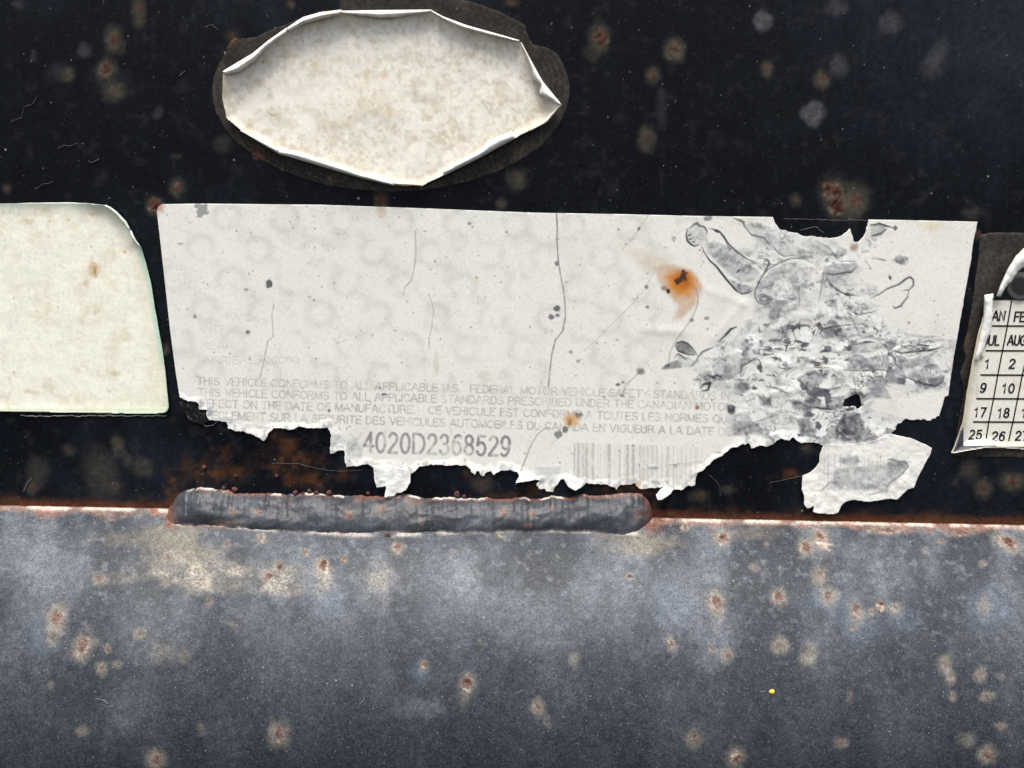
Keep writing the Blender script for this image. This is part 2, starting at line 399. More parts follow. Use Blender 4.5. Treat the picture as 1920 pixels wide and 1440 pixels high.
ORG = [(411,862,28,28,.6),(517,815,20,16,.7),(541,834,20,20,.75),(540,868,38,24,.75),(582,864,26,17,.85),(585,900,36,22,.85),(370,890,50,24,.8),(352,868,14,26,.6),(415,884,26,18,.8),(446,886,18,13,.6),(650,890,18,14,.6),(328,922,20,34,.95),(495,840,15,9,.6),(545,900,22,16,.6),(1490,888,26,10,.8),(1465,895,30,5,.5),(1200,918,42,13,1.0),(1230,950,9,28,1.0),(1150,915,30,12,.6),(1010,918,30,14,.7),(950,930,60,8,.6),(480,870,30,20,.35),(880,884,15,16,.4),(318,940,16,18,1.0),(730,905,20,20,.3)]
for i, (gx, gy, rx, ry, k) in enumerate(ORG):
    b = blob(u, v, gx, gy, rx, ry, 0, .9, .6, 7 + i) * k
    col = mixc(col, ORANGE, b * (.25 + 1.1 * sst(fbm(u, v, 12, 4, 15), .35, .7)) * .85)
    rg = rg * (1 - b) + .85 * b
vj = 947 + (984 - 947) * u / 1920
jb = sst(v - vj, -14 - 9 * fbm(u, v, 60, 3, 8), -2)
col = mixc(col, (.075, .024, .010), jb * (.65 + .6 * fbm(u, v, 9, 4, 19)) * .95); rg = rg * (1 - jb) + .88 * jb
col = mixc(col, (.06, .03, .015), .5 * sst(v - vj, -30, -10) * sst(fbm(u, v, 25, 4, 18), .4, .7))
col, rg, hg = rust_spots(u, v, col, rg, PLATE_SPOTS, 1.0)
hg = hg + jb * (fbm(u, v, 8, 4, 23) - .4) * .6
y = -hg * .4 * MM - (fbm(x / ST, z / ST, 220, 3, 1) - .5) * .25 * MM
P[:, 1] = y
Fq = grid_faces(len(zs), len(xs))
nr, nc = len(zs), len(xs)
ring = np.r_[np.arange(nc), np.arange(1, nr) * nc + nc - 1, (nr - 1) * nc + np.arange(nc - 2, -1, -1), np.arange(nr - 2, 0, -1) * nc]
Q = P[ring].copy(); Q[:, 1] = 6 * MM
nx = np.roll(np.arange(len(ring)), -1)
sk = np.c_[ring, ring[nx], len(P) + nx, len(P) + np.arange(len(ring))]
back = np.array([[len(P) + 0, len(P) + nc - 1, len(P) + nc + nr - 2, len(P) + 2 * nc + nr - 3]])
make_mesh('back_plate', np.r_[P, Q], np.r_[Fq, sk, back[:, ::-1]], M_plate, frame, np.r_[col, col[ring]], np.r_[rg, rg[ring]])

# --- the round tube below
def tube_point(x, phi, lift=0.0):
    r = RAD + lift
    return np.c_[x, RAD * math.cos(PHI0) - r * np.cos(phi), joint_z(x) - RAD * math.sin(PHI0) + r * np.sin(phi)]
phis = np.radians(np.concatenate([np.arange(74, -4, -.36), np.arange(-4, -95, -3)]))
xs2 = np.arange(-.135, .135, .00028)
XX, PP = np.meshgrid(xs2, phis); x, ph = XX.ravel(), PP.ravel()
u, v = chart(tube_point(x, ph))
vj = 947 + (984 - 947) * u / 1920; dj = v - vj
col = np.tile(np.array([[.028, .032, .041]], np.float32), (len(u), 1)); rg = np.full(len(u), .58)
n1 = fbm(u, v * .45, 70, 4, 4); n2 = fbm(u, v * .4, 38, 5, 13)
col = mixc(col, (.083, .092, .108), .95 * sst(n1, .30, .70) * (.55 + .9 * n2) * (.22 + .78 * sst(dj, 330 + 200 * (n2 - .5), 100)))  # patchy chalk, with the tube's light falloff painted in, darker towards the bottom
col = mixc(col, (.024, .027, .036), .55 * sst(fbm(u, v, 60, 5, 33), .56, .74))
col = mixc(col, (.16, .17, .19), .35 * sst(fbm(u, v, 11, 4, 37), .60, .76) * sst(dj, 420, 60))
for (gx, gy, rx, ry, k) in [(710,1095,38,60,.65),(875,1085,38,60,.7),(1110,1110,50,50,.35),(1270,1120,60,75,.5),(600,1095,40,45,.5),(60,1045,90,60,.35),(1330,1180,60,60,.25),(280,1170,90,70,.35),(780,1325,50,20,.4),(240,1330,60,80,.25),(1000,1165,150,60,.3)]:
    col = mixc(col, (.15, .16, .18), blob(u, v, gx, gy, rx, ry, 0, .95, .5, 22) * k * (.5 + .9 * fbm(u, v, 8, 4, 24)))
for (gx, gy, rx, ry, k) in [(1265,1135,50,60,.5),(1605,1170,40,40,.6),(1545,1125,60,30,.5),(1860,1150,50,50,.55),(790,1260,22,26,.5),(620,1130,40,50,.35),(1345,1175,40,45,.4),(1690,1150,40,40,.4),(880,1130,30,40,.3),(70,1200,40,60,.3)]:
    col = mixc(col, (.095, .120, .165), blob(u, v, gx, gy, rx, ry, 0, .95, .5, 26) * k * .75)
# cracked cream chalk
for (gx, gy, rx, ry, rot, k) in [(395,1078,135,34,6,.58),(340,1060,80,35,0,.5),(520,1085,50,28,0,.45),(605,1082,22,30,0,.55),(710,1085,28,34,0,.3),(225,1085,40,14,-10,.3)]:
    b = blob(u, v, gx, gy, rx, ry, rot, .95, .6, 28)
    col = mixc(col, (.40, .35, .28), b * k * (.25 + .85 * sst(fbm(u, v, 26, 5, 29), .36, .66)))
    k_ = np.nonzero(b > .01)[0]
    ck = cracks(u[k_] + 5 * fbm(u[k_], v[k_], 8, 2, 3), v[k_], 7.5, 5); cm = np.ones(len(u)); cm[k_] = ck
    col = mixc(col, (.060, .058, .056), sst(b, .05, .5) * (1 - cm) * .75)
for (gx, gy, rx, ry, k) in [(1195,1018,75,26,.6),(330,1000,55,30,.55),(250,1010,80,20,.3),(1420,1000,60,14,.3),(350,1040,70,30,.35)]:
    col = mixc(col, (.19, .165, .12), blob(u, v, gx, gy, rx, ry, 0, .9, .5, 30) * k)
# worn upper edge of the tube
ed = sst(dj, 22 + 20 * (fbm(u, v, 70, 4, 40) - .5) * 2, 2)
away = 1 - np.clip(sst(u, 318, 345) * sst(u, 1225, 1195), 0, 1)
col = mixc(col, (.26, .165, .125), ed * away * (.2 + .9 * fbm(u, v, 22, 4, 41)) * .9)
col = mixc(col, (.20, .08, .055), ed * away * .85 * sst(fbm(u, v, 26, 4, 42), .55, .72))
col = mixc(col, (.62, .52, .45), away * sst(dj, 7 + 7 * fbm(u, v, 40, 3, 43), 2) * .9 * sst(fbm(u, v, 30, 3, 39), .34, .58))
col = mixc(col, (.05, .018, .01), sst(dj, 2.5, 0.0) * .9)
# pale line left where the weld meets the tube
wl = 998 + 5 * np.sin(u / 90) - 12 * sst(u, 560, 330)
wb = np.exp(-((v - wl) / 3.8) ** 2) * sst(u, 320, 340) * sst(u, 1215, 1190) * sst(fbm(u, v, 38, 3, 44), .36, .62)
col = mixc(col, (.50, .45, .40), wb * .7)
for (gx, gy, rx, ry, k) in [(1215,985,26,16,.9),(318,978,16,14,.8),(395,988,70,5,.6),(1232,972,14,12,.8),(650,1002,30,6,.35),(1150,1004,60,5,.3)]:
    col = mixc(col, (.14, .055, .038), blob(u, v, gx, gy, rx, ry, 0, .8, .8, 31) * k * (.4 + fbm(u, v, 7, 3, 32)))
TUBE_SPOTS = [(313,1045,14,14,0,.75,.3),(187,1087,15,15,0,.6,.3),(105,1162,20,32,12,.85,.6),(98,1195,14,22,10,.5,.15),(155,1213,19,32,28,.85,.7),(202,1217,7,9,0,.6,.8),(190,1253,11,14,0,.7,.6),(220,1245,9,9,0,.5,.1),(263,1188,16,13,0,.55,.3),(305,1222,20,22,0,.4,.05),(345,1228,15,15,0,.4,.05),(392,1128,9,10,0,.55,.4),(437,1172,9,7,0,.4,.2),(95,1285,6,9,0,.4,.1),(155,1370,13,13,0,.6,0),(290,1425,20,20,0,.8,.5),(523,1377,18,26,0,.8,.6),(377,1365,8,13,0,.45,0),(503,1080,13,13,0,.6,.8),(522,1063,15,14,0,.6,.7),(606,1062,15,18,0,.8,.9),(573,1036,9,9,0,.5,.5),
 (745,1027,14,15,0,.7,.7),(645,1050,9,10,0,.5,.5),(875,1281,15,19,20,.7,1),(872,1308,14,18,0,.35,0),(795,1248,10,13,0,.5,.7),(1008,1326,15,18,0,.75,.35),(1025,1350,7,18,-20,.35,0),(1180,1081,9,8,0,.7,.7),(1258,1207,11,15,-15,.6,.8),(1078,1237,12,15,0,.5,0),(900,1203,5,8,0,.4,0),(848,1033,6,5,0,.5,.2),(940,1003,10,7,0,.5,.6),(655,968,12,13,0,.6,.8),(640,1000,9,9,0,.5,.4),(425,1020,10,9,0,.5,.5),(490,1010,11,12,0,.7,.7),
 (1355,1010,20,17,0,.75,.9),(1342,1130,18,26,-10,.85,.75),(1345,1160,13,26,0,.4,0),(1460,1120,15,16,0,.8,.7),(1537,1080,16,20,0,.7,.4),(1553,1120,18,18,0,.75,.55),(1605,1148,17,26,0,.85,.5),(1600,1177,9,7,0,.7,.4),(1650,1135,11,11,0,.7,.9),(1634,1147,10,9,0,.6,.3),(1678,1142,16,13,0,.6,.3),(1512,1026,17,19,0,.75,.8),(1538,1010,18,30,-40,.6,1),(1415,1064,11,10,0,.6,.2),(1438,1020,5,6,0,.4,.2),(1335,1217,9,13,0,.65,.2),(1363,1227,15,19,0,.75,.25),(1462,1210,17,18,0,.75,.15),(1518,1228,17,23,0,.75,.05),(1890,1018,30,16,28,.75,1),(1845,1135,12,20,0,.65,.1),(1842,1058,9,7,0,.6,.3),(1765,1016,11,6,0,.5,.5),(1735,1032,7,7,0,.45,.2),(1772,1245,13,18,0,.7,.2),(1782,1268,12,15,0,.7,.3),(1838,1266,13,14,0,.7,.2),(1850,1306,15,11,0,.6,.3),(1787,1306,8,10,0,.5,.2),(1380,1421,18,20,0,.75,.9),(1300,1385,17,18,0,.65,.3),(1578,1393,14,12,0,.6,.4),(1850,1415,18,19,0,.8,.5),(1815,1388,16,13,0,.5,0),(1877,1362,14,9,0,.5,.3),(1593,1303,6,14,0,.3,.1),(1795,1000,30,8,0,.4,.8),(1660,995,40,9,0,.4,.7),(1880,1270,7,9,0,.4,.1),(1285,990,10,9,0,.5,.8),(60,1465,30,20,0,.5,.3),(740,1480,20,20,0,.6,.6)]
col, rg, hg = rust_spots(u, v, col, rg, TUBE_SPOTS, .85, halo=(.195, .180, .152), core=(.115, .058, .050))
col = mixc(col, (.30, .16, .12), .55 * ed * away * sst(fbm(u, v, 5, 3, 45), .6, .8))
hg = hg + .25 * ed * away * (fbm(u, v, 12, 4, 46) - .5)
rg = np.clip(rg + .12 * (n1 - .5), .3, .95)
P = tube_point(x, ph, hg * .4 * MM + (fbm(x / .00028, ph * 78, 160, 3, 47) - .5) * .25 * MM)
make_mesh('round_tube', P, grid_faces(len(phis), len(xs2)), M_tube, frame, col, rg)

# --- the weld bead in the corner
TOP = [(313,966),(318,949),(330,934),(345,922),(370,915),(390,916),(422,921),(490,925),(560,928),(639,928),(720,931),(765,927),(790,933),(872,936),(957,936),(1041,933),(1125,929),(1180,925),(1203,929),(1217,942),(1223,958),(1223,970)]
BOT = [(313,968),(316,974),(324,980),(341,984),(370,985),(395,984),(450,989),(504,994),(560,997),(640,998),(720,997),(800,997),(872,999),(957,998),(1041,996),(1090,998),(1125,999),(1168,1001),(1192,995),(1208,986),(1219,977),(1223,972)]
def rs_x(p, n):
    p = np.asarray(p, float); t = np.linspace(0, 1, n); k = np.linspace(0, 1, len(p))
    return np.c_[np.interp(t, k, p[:, 0]), np.interp(t, k, p[:, 1])]
NB, NT = 520, 34
# spread samples along the bead by x so both edges stay matched
tx = .5 - .5 * np.cos(np.linspace(0, np.pi, NB)) ; tx = .35 * tx + .65 * np.linspace(0, 1, NB)
xb = 313 + tx * 910
def edge(p):
    p = np.asarray(p, float); return np.interp(xb, p[:, 0], p[:, 1])
jt = (fbm(xb, xb * 0, 26, 4, 71) - .5) * 9 + (fbm(xb, xb * 0, 7, 2, 72) - .5) * 3; jb_ = (fbm(xb, xb * 0 + 50, 34, 4, 73) - .5) * 9 + (fbm(xb, xb * 0, 8, 2, 74) - .5) * 3
A = on_plate(xb, edge(TOP) - 1 + jt, -0.05 * MM)
def on_tube(uu, vv):
    d = fwd[None, :] * F_PX + right[None, :] * (uu.reshape(-1, 1) - 960) - upv[None, :] * (vv.reshape(-1, 1) - 720)
    d = d / np.linalg.norm(d, axis=1)[:, None]
    cy = RAD * math.cos(PHI0); t = np.full(len(uu), .1)
    lo = np.full(len(uu), .09); hi = (0.0005 - CPOS[1]) / d[:, 1]
    q = CPOS[None, :] + d * hi[:, None]
    # analytic circle in the y-z plane (the small slope of the joint is taken at the plate hit)
    cz = joint_z(q[:, 0]) - RAD * math.sin(PHI0)
    oy, oz = CPOS[1] - cy, CPOS[2] - cz
    a = d[:, 1] ** 2 + d[:, 2] ** 2; b = oy * d[:, 1] + oz * d[:, 2]; c = oy ** 2 + oz ** 2 - RAD ** 2
    disc = np.maximum(b * b - a * c, 0); t = (-b - np.sqrt(disc)) / a
    q2 = CPOS[None, :] + d * t[:, None]
    return np.where((b * b - a * c > 0)[:, None] & (q2[:, 1] < 0)[:, None], q2, q)
Bp = on_tube(xb, edge(BOT) + 1 + jb_)
Bp[:, 2] -= 0.02 * MM
span = np.linalg.norm(Bp - A, axis=1)
V = []; UV = []
for j in range(NT):
    t = j / (NT - 1)
    q = A * (1 - t) + Bp * t
    prof = math.sin(math.pi * t ** 1.15) ** .8
    bul = np.minimum(span * .225, 1.7 * MM) * prof
    uu, vv = xb, edge(TOP) * (1 - t) + edge(BOT) * t
    rip = (fbm(xb + 25 * t * t, np.full(NB, t * 110), 60, 3, 50) - .5) * 1.5 + (fbm(xb, np.full(NB, 4.0), 170, 2, 70) - .5) * 1.2 + (fbm(xb + 30 * t * t, np.full(NB, t * 90), 22, 3, 51) - .5) * .5 + (fbm(xb, np.full(NB, t * 85), 9, 2, 64) - .5) * .15
    crater = np.exp(-((xb - 1190) / 16) ** 2 - ((t - .55) / .22) ** 2) * .55 + np.exp(-((xb - 352) / 14) ** 2 - ((t - .5) / .3) ** 2) * .25
    lift = bul * (1 + .5 * rip) - crater * MM * prof
    q = q + lift[:, None] * np.array([0, -.80, .60])[None, :]
    V.append(q); UV.append(np.c_[uu, vv, np.full(NB, t)])
V = np.concatenate(V); UV = np.concatenate(UV); u, v, tt = UV.T
col = np.tile(np.array([[.025, .0285, .037]], np.float32), (len(u), 1))
col = mixc(col, (.048, .054, .067), .6 * sst(fbm(u, v * 2, 60, 4, 52), .4, .7))
col = mixc(col, (.016, .018, .023), .7 * sst(fbm(u, v * 2, 45, 4, 53), .52, .72))
for (gx, gy, rx, ry, k) in [(655,968,12,14,.8),(485,962,10,10,.75),(440,960,13,10,.6),(545,940,10,6,.5),(675,940,16,7,.6),(715,955,18,10,.6),(775,945,22,12,.5),(945,963,16,12,.75),(998,966,9,9,.9),(1035,958,8,8,.6),(990,985,10,5,.7),(430,980,40,5,.5),(1195,968,18,16,.4),(392,931,8,6,.5),(430,927,14,6,.5),(320,965,8,16,.8),(790,980,8,8,.5)]:
    b = blob(u, v, gx, gy, rx, ry, 0, .8, .5, 54)
    col = mixc(col, (.12, .098, .075), b * k * .7); col = mixc(col, (.125, .055, .042), blob(u, v, gx, gy, rx * .6, ry * .6, 0, .8, .7, 55) * k)
e1 = sst(tt, .16, .02) * sst(fbm(u, v, 24, 3, 56), .3, .6)
col = mixc(col, (.20, .075, .045), e1 * .6); col = mixc(col, (.60, .52, .46), sst(tt, .10, .03) * sst(fbm(u, v, 20, 4, 57), .54, .64) * .75)
col = mixc(col, (.16, .06, .035), sst(u, 1196, 1220) * .8 * fbm(u, v, 9, 3, 65) * 1.4 + sst(u, 345, 318) * .8 * fbm(u, v, 9, 3, 66) * 1.3)
col = mixc(col, (.55, .5, .45), sst(tt, .93, 1.0) * .5 * sst(fbm(u, v, 30, 3, 58), .4, .6))
weld = make_mesh('weld_bead', V, grid_faces(NT, NB), M_weld, frame, col)

# --- weld spatter balls and rust blisters standing proud
def lump(name, p, r, parent, mat, color, s, flat=.7):
    n, mseg = 9, 12; V = []
    for j in range(n):
        th = math.pi * j / (n - 1)
        for i in range(mseg):
            a = 2 * math.pi * i / mseg
            rr = r * (.78 + .44 * float(vn(np.array([i * .8 % 9.6]), np.array([j * .9 + s]), s)[0]))
            V.append((p[0] + rr * math.sin(th) * math.cos(a), p[1] - flat * rr * math.sin(th) * math.sin(a), p[2] + rr * math.cos(th)))
    V = np.array(V); F_ = [(j * mseg + i, (j + 1) * mseg + i, (j + 1) * mseg + (i + 1) % mseg, j * mseg + (i + 1) % mseg) for j in range(n - 1) for i in range(mseg)]
    c = np.tile(np.asarray(color, np.float32), (len(V), 1)) * (.7 + .6 * R_.random((len(V), 1)))
    return make_mesh(name, V, F_, mat, parent, c)
for i, (a, b, r) in enumerate([(383,876,.45),(440,918,.6),(420,915,.5),(554,924,.55),(569,926,.45),(580,921,.5),(594,925,.6),(617,924,.65),(519,892,.4),(443,892,.35),(857,927,.7),(870,931,.45),(375,920,.4),(690,925,.4)]):
    lump('weld_spatter', on_plate([a], [b], r * .35 * MM)[0], r * .9 * MM, frame, M_rust, (.085, .040, .034), i, .55)
for i, (a, b, r) in enumerate([(727,1006,.62),(608,1056,.55),(604,1062,.4),(1353,1008,.5),(1892,1016,.55),(877,1277,.5),(1652,1133,.4)]):
    lump('rust_blister', on_tube(np.array([a * 1.]), np.array([b * 1.]))[0], r * MM, frame, M_rust, (.10, .045, .038), i + 20, .35)

# ------------------------------------------------------------------ oval sticker
oval = thing('oval_sticker', 'blank yellowed white oval sticker with curled peeling edges at the top of the plate', 'sticker', tuple(on_plate([735], [180])[0]))
oval_p = bpy.data.objects  # parts below are built in world space and parented with the inverse kept
def keep(o, par):
    o.parent = par; o.matrix_parent_inverse = Matrix.Translation(-Vector(par.location)); return o
OUT = [(419,134),(474,102),(504,78),(539,52),(567,35),(601,24),(639,21),(700,20),(807,20),(830,32),(875,49),(920,61),(965,73),(980,83),(999,120),(1017,154),(1034,176),(1051,197),(1025,229),(965,259),(897,296),(834,328),(789,349),(760,349),(729,345),(680,334),(590,307),(522,287),(455,247),(425,221),(417,184)]
OUTR = ragged(OUT, 5, 1.1, 3, closed=True)
def oval_h(u, v, D):
    ang = np.arctan2(-(v - 180) / 165, (u - 735) / 320)
    top = sst(np.sin(ang), -.5, .5)
    Hh = (.5 + .6 * top) * MM; Wd = 16 + 22 * top
    return .42 * MM + Hh * np.clip(1 - D / Wd, 0, 1) ** 2 + (fbm(u, v, 70, 3, 2) - .5) * .25 * MM
def oval_c(u, v, D):
    c = np.tile(np.array([[.81, .77, .69]], np.float32), (len(u), 1))
    c = mixc(c, (.60, .53, .41), .50 * sst(fbm(u, v, 26, 5, 3, .65), .50, .70))
    c = mixc(c, (.55, .47, .33), .35 * sst(fbm(u, v, 110, 3, 5), .50, .75) * sst(fbm(u, v, 9, 3, 6), .45, .65))
    c = mixc(c, (.50, .43, .32), .42 * sst(fbm(u, v, 7, 4, 7), .50, .68) * sst(fbm(u, v, 70, 3, 8), .30, .55))
    c = mixc(c, (.50, .42, .28), .45 * sst(fbm(u, v, 13, 4, 27), .56, .72) * sst(fbm(u, v, 120, 3, 28), .42, .6))
    c = mixc(c, (.52, .43, .29), .42 * sst(D, 26, 3) * (.3 + .9 * fbm(u, v, 30, 4, 9)))
    for (x_, y_, r_) in [(732,211,10),(590,122,8),(690,135,12),(720,142,10)]:
        c = mixc(c, (.60, .47, .27), .5 * blob(u, v, x_, y_, r_, r_, 0, .8, .5, 10))
    rs = OV_INK.at(u, v); c = mixc(c, (.10, .10, .11), rs)
    return c
OV_INK = Raster(400, 0, 1070, 370)
for pts in ([(504,212),(513,217),(522,216),(526,215)],[(519,211),(516,216)],[(901,190),(908,195),(914,203),(919,213)],[(607,281),(613,277)],[(976,145),(982,150)],[(812,57),(820,60)],[(676,173),(679,171)],[(642,267),(644,270)]): OV_INK.line(pts, 1.3, .6)
OV_INK.dot(493,116,2,2.6,.75)
for _ in range(130): OV_INK.dot(R_.uniform(430,1030), R_.uniform(40,330), R_.uniform(.5,1.0), None, R_.uniform(.15,.5))
keep(sheet('sheet', OUTR, [], 2.2, oval_h, oval_c, M_vinyl, None), oval)
RW = (.76, .74, .70)
def rim(o, i, ho, hi, bl, jag, s, stain=None, color=RW): keep(ribbon('curled_edge', o, i, ho * MM, hi * MM, bl * MM, M_vinyl, None, color, jag=jag, s=s, stain=stain), oval)
Z1 = lambda L: [(380 + a / 2.667, b / 2.667) for a, b in L]
rim(Z1([(100,358),(250,268),(330,203),(420,140)]), Z1([(112,372),(185,356),(265,298),(315,240),(425,158)]), 1.45, 1.45, .6, 1.2, 3)
rim(Z1([(420,142),(500,88),(590,62),(695,50)]), Z1([(430,158),(505,118),(590,92),(690,72)]), 1.45, 1.45, .7, 1.6, 4, (.55,.43,.28))
rim(Z1([(690,56),(900,52),(1145,50)]), Z1([(695,66),(800,80),(905,90),(1000,80),(1060,70),(1145,56)]), 1.45, 1.45, .4, 1.6, 5)
rim(Z1([(1140,50),(1200,83),(1320,128),(1470,170),(1585,203)]), Z1([(1150,62),(1210,98),(1285,135),(1395,165),(1580,208)]), 1.45, 1.45, .4, 1.2, 6)
rim(Z1([(1592,212),(1650,318),(1700,408),(1795,525)]), Z1([(1597,222),(1640,330),(1655,392),(1695,425),(1684,467),(1785,524)]), 1.3, 1.4, .4, 2.4, 7)
rim(Z1([(1565,690),(1380,792),(1205,878)]), Z1([(1538,652),(1530,665),(1425,706),(1395,742),(1200,852)]), 0.95, 1.2, .6, 1.8, 8)
rim(Z1([(960,928),(800,892),(560,822),(378,768)]), Z1([(952,914),(795,868),(600,800),(470,756),(380,752)]), 0.95, 1.2, .6, 1.4, 9)
rim(Z1([(378,766),(290,715),(190,655)]), Z1([(388,748),(300,708),(195,650)]), 1.0, 1.0, .4, 1.2, 10)
rim(Z1([(1100,930),(1000,926),(925,921)]), Z1([(1090,918),(1000,912),(925,910)]), 1.0, 1.0, .3, 1, 12, (.5,.4,.2), (.62,.56,.42))
rim(Z1([(1790,527),(1722,612),(1640,655)]), Z1([(1778,532),(1700,612),(1640,645)]), 1.1, 1.1, .3, 1, 13, (.5,.42,.28), (.66,.62,.53))
# dirty ring of glue showing the sticker's first outline
ring_o = [(733 + 335 * math.cos(t), 171 + 188 * math.sin(t)) for t in np.linspace(-.30, math.pi + .42, 60)] + \
         [(424,92),(437,70),(452,72),(478,70),(505,58),(560,36),(604,22),(640,16),(637,4),(642,-12)] + \
         [(733 + 335 * math.cos(t), 171 + 188 * math.sin(t)) for t in np.linspace(-1.84, -.72, 16)] + [(988,62),(1000,84),(1022,88),(1045,100)]
ring_o = ragged(ring_o, 6, 1.6, 15, closed=True)
def ring_c(u, v, D):
    r = np.hypot((u - 733) / 335, (v - 171) / 188)
    c = np.tile(np.array([[.026, .023, .020]], np.float32), (len(u), 1))
    c = mixc(c, (.052, .046, .040), .8 * sst(np.sin(r * 190 + 6 * fbm(u, v, 60, 3, 16)) * .5 + .5, .5, 1) * fbm(u, v, 40, 4, 17))
    c = mixc(c, (.055, .048, .04), .5 * sst(fbm(u, v, 45, 4, 18), .5, .75))
    c = mixc(c, (.20, .18, .15), .4 * sst(fbm(u, v, 5, 3, 19), .66, .82) * sst(v, 250, 320))
    c = mixc(c, (.14, .05, .015), .7 * blob(u, v, 482, 293, 11, 8, 0, .7, .5, 20)); c = mixc(c, (.12, .06, .02), .5 * blob(u, v, 440, 74, 9, 10, 0, .7, .5, 20))
    return c
keep(sheet('adhesive_residue', ring_o, [], 3.0, lambda u, v, D: .04 * MM + .06 * MM * sst(D, 0, 5) + 0 * u, ring_c, M_resid, None, .1 * MM), oval)

# ------------------------------------------------------------------ blank sticker at the left
plain = thing('white_sticker', 'blank stained sticker with green tinted edge and rounded corner, left of the torn label', 'sticker', tuple(on_plate([120], [580])[0]))
Z2 = lambda L: [(a / 2.88, 340 + b / 2.88) for a, b in L]
LO = [(-190,383)] + Z2([(0,121),(150,117),(390,114),(480,120),(570,130),(600,146),(630,168),(680,220),(705,270),(725,315),(762,355),(790,450),(820,580),(836,690),(850,760),(880,930),(895,1050),(908,1195),(909,1225),(900,1245),(880,1253),(700,1254),(300,1248),(0,1242)]) + [(-190,768)]
LOR = ragged(LO, 6, .6, 4, closed=True)
def left_h(u, v, D):
    lift = sst(u, 120, 230) * sst(v, 520, 400)
    return .15 * MM + (.25 + .9 * lift) * MM * np.clip(1 - D / 26, 0, 1) ** 2 + (fbm(u, v, 50, 3, 5) - .5) * .12 * MM
def left_c(u, v, D):
    c = np.tile(np.array([[.82, .805, .70]], np.float32), (len(u), 1))
    w = fbm(u, v, 30, 5, 11, .62)
    c = mixc(c, (.66, .58, .43), .55 * sst(w, .54, .70) * (.4 + .8 * fbm(u, v, 120, 3, 12)))
    vein = 1 - np.clip(np.abs(fbm(u, v, 38, 4, 13) - .5) * 14, 0, 1)
    c = mixc(c, (.60, .50, .33), .42 * vein * sst(fbm(u, v, 80, 3, 14), .45, .65))
    c = mixc(c, (.62, .60, .58), .35 * sst(fbm(u, v, 6, 3, 15), .60, .80))
    c = mixc(c, (.70, .66, .50), .5 * sst(D, 40, 4) * sst(u, 60, 200))
    gr = np.clip(sst(D, 13, 2) * (sst(u, 200, 250) * (.35 + .65 * sst(fbm(u, v, 60, 2, 16), .4, .6)) + sst(v, 430, 382) * .45 + sst(v, 735, 765) * .5), 0, 1)
    c = mixc(c, (.40, .62, .50), .75 * gr)
    c = mixc(c, (.66, .70, .50), .4 * sst(v, 690, 770) * sst(u, 150, 300))
    for (x_, y_, rx, ry, k) in [(174,402,9,6,.6),(176,503,12,20,.75),(178,507,4,9,1),(234,472,3,3,1),(160,530,8,7,.5),(55,415,14,6,.5),(216,699,10,7,.5),(60,735,18,5,.4)]:
        c = mixc(c, (.50, .28, .08), k * .8 * blob(u, v, x_, y_, rx, ry, 10, .8, .7, 17))
    c = mixc(c, (.09, .085, .08), LI.at(u, v))
    c = mixc(c, (.55, .55, .40), .8 * np.exp(-((v - 768) / 1.6) ** 2))
    return c
LI = Raster(-200, 360, 330, 790)
LI.line([(176,500),(178,512),(180,518)], 1.6, .7); LI.line(Z2([(480,1155),(520,1160)]), 1, .3)
for _ in range(240): LI.dot(R_.uniform(-150,310), R_.uniform(385,770), R_.uniform(.5,1.1), None, R_.uniform(.1,.55))
for (a, b) in Z2([(490,352),(313,680),(75,632),(75,1030),(590,1136),(370,210),(268,215)]): LI.dot(a, b, 1.6, None, .7)
keep(sheet('sheet', LOR, [], 2.3, left_h, left_c, M_vinyl, None), plain)
keep(ribbon('curled_edge', Z2([(762,357),(735,320),(712,272),(704,262)]), Z2([(755,350),(730,325),(712,300),(706,285)]), .8 * MM, 1.1 * MM, .35 * MM, M_vinyl, None, (.8, .8, .78), jag=.6, s=5), plain)
keep(ribbon('curled_edge', Z2([(570,128),(600,142),(632,166),(682,218),(704,262)]), Z2([(568,133),(592,150),(622,176),(668,226),(703,268)]), 1.0 * MM, 1.1 * MM, .2 * MM, M_vinyl, None, (.66, .74, .64), jag=.5, s=6), plain)
# thin frayed line of dried glue under its lower edge
gl = ragged(Z2([(110,1262),(250,1268),(330,1262),(430,1268),(520,1262),(640,1264),(900,1262)]), 3, 2.0, 21)
keep(ribbon('glue_line', gl, gl + np.array([0, 1.6]), .1 * MM, .1 * MM, .12 * MM, M_resid, None, (.16, .15, .13), nt=4, jag=.8, s=8), plain)

# ------------------------------------------------------------------ the torn certification label
cert = thing('certification_label', 'wide torn white vehicle label with faded print and crumpled right side above the weld', 'label', tuple(on_plate([1060], [620])[0]))
Z4 = lambda L: [(1180 + a / 3.79, 380 + b / 3.79) for a, b in L]
Z5 = lambda L: [(1480 + a / 3.79, 380 + b / 3.79) for a, b in L]
Z6 = lambda L: [(1180 + a / 3.097, 680 + b / 3.097) for a, b in L]
ZA = lambda L: [(300 + a / 3.79, 380 + b / 3.79) for a, b in L]
ZB = lambda L: [(300 + a / 3.692, 680 + b / 3.692) for a, b in L]
ZC = lambda L: [(700 + a / 3.097, 680 + b / 3.097) for a, b in L]
ZD = lambda L: [(780 + a / 3.692, 380 + b / 3.692) for a, b in L]
TOPE = [(294,397),(297,388),(304,383),(380,382),(600,384),(800,391),(1000,399),(1180,402),(1300,405),(1449,407)]
TEAR1 = [(1454,420),(1460,429),(1481,435),(1496,438),(1507,443),(1522,443),(1541,445),(1559,447),(1572,445),(1585,437),(1591,430),(1595,430),(1601,454),(1607,454),(1618,446),(1624,435),(1628,412)]
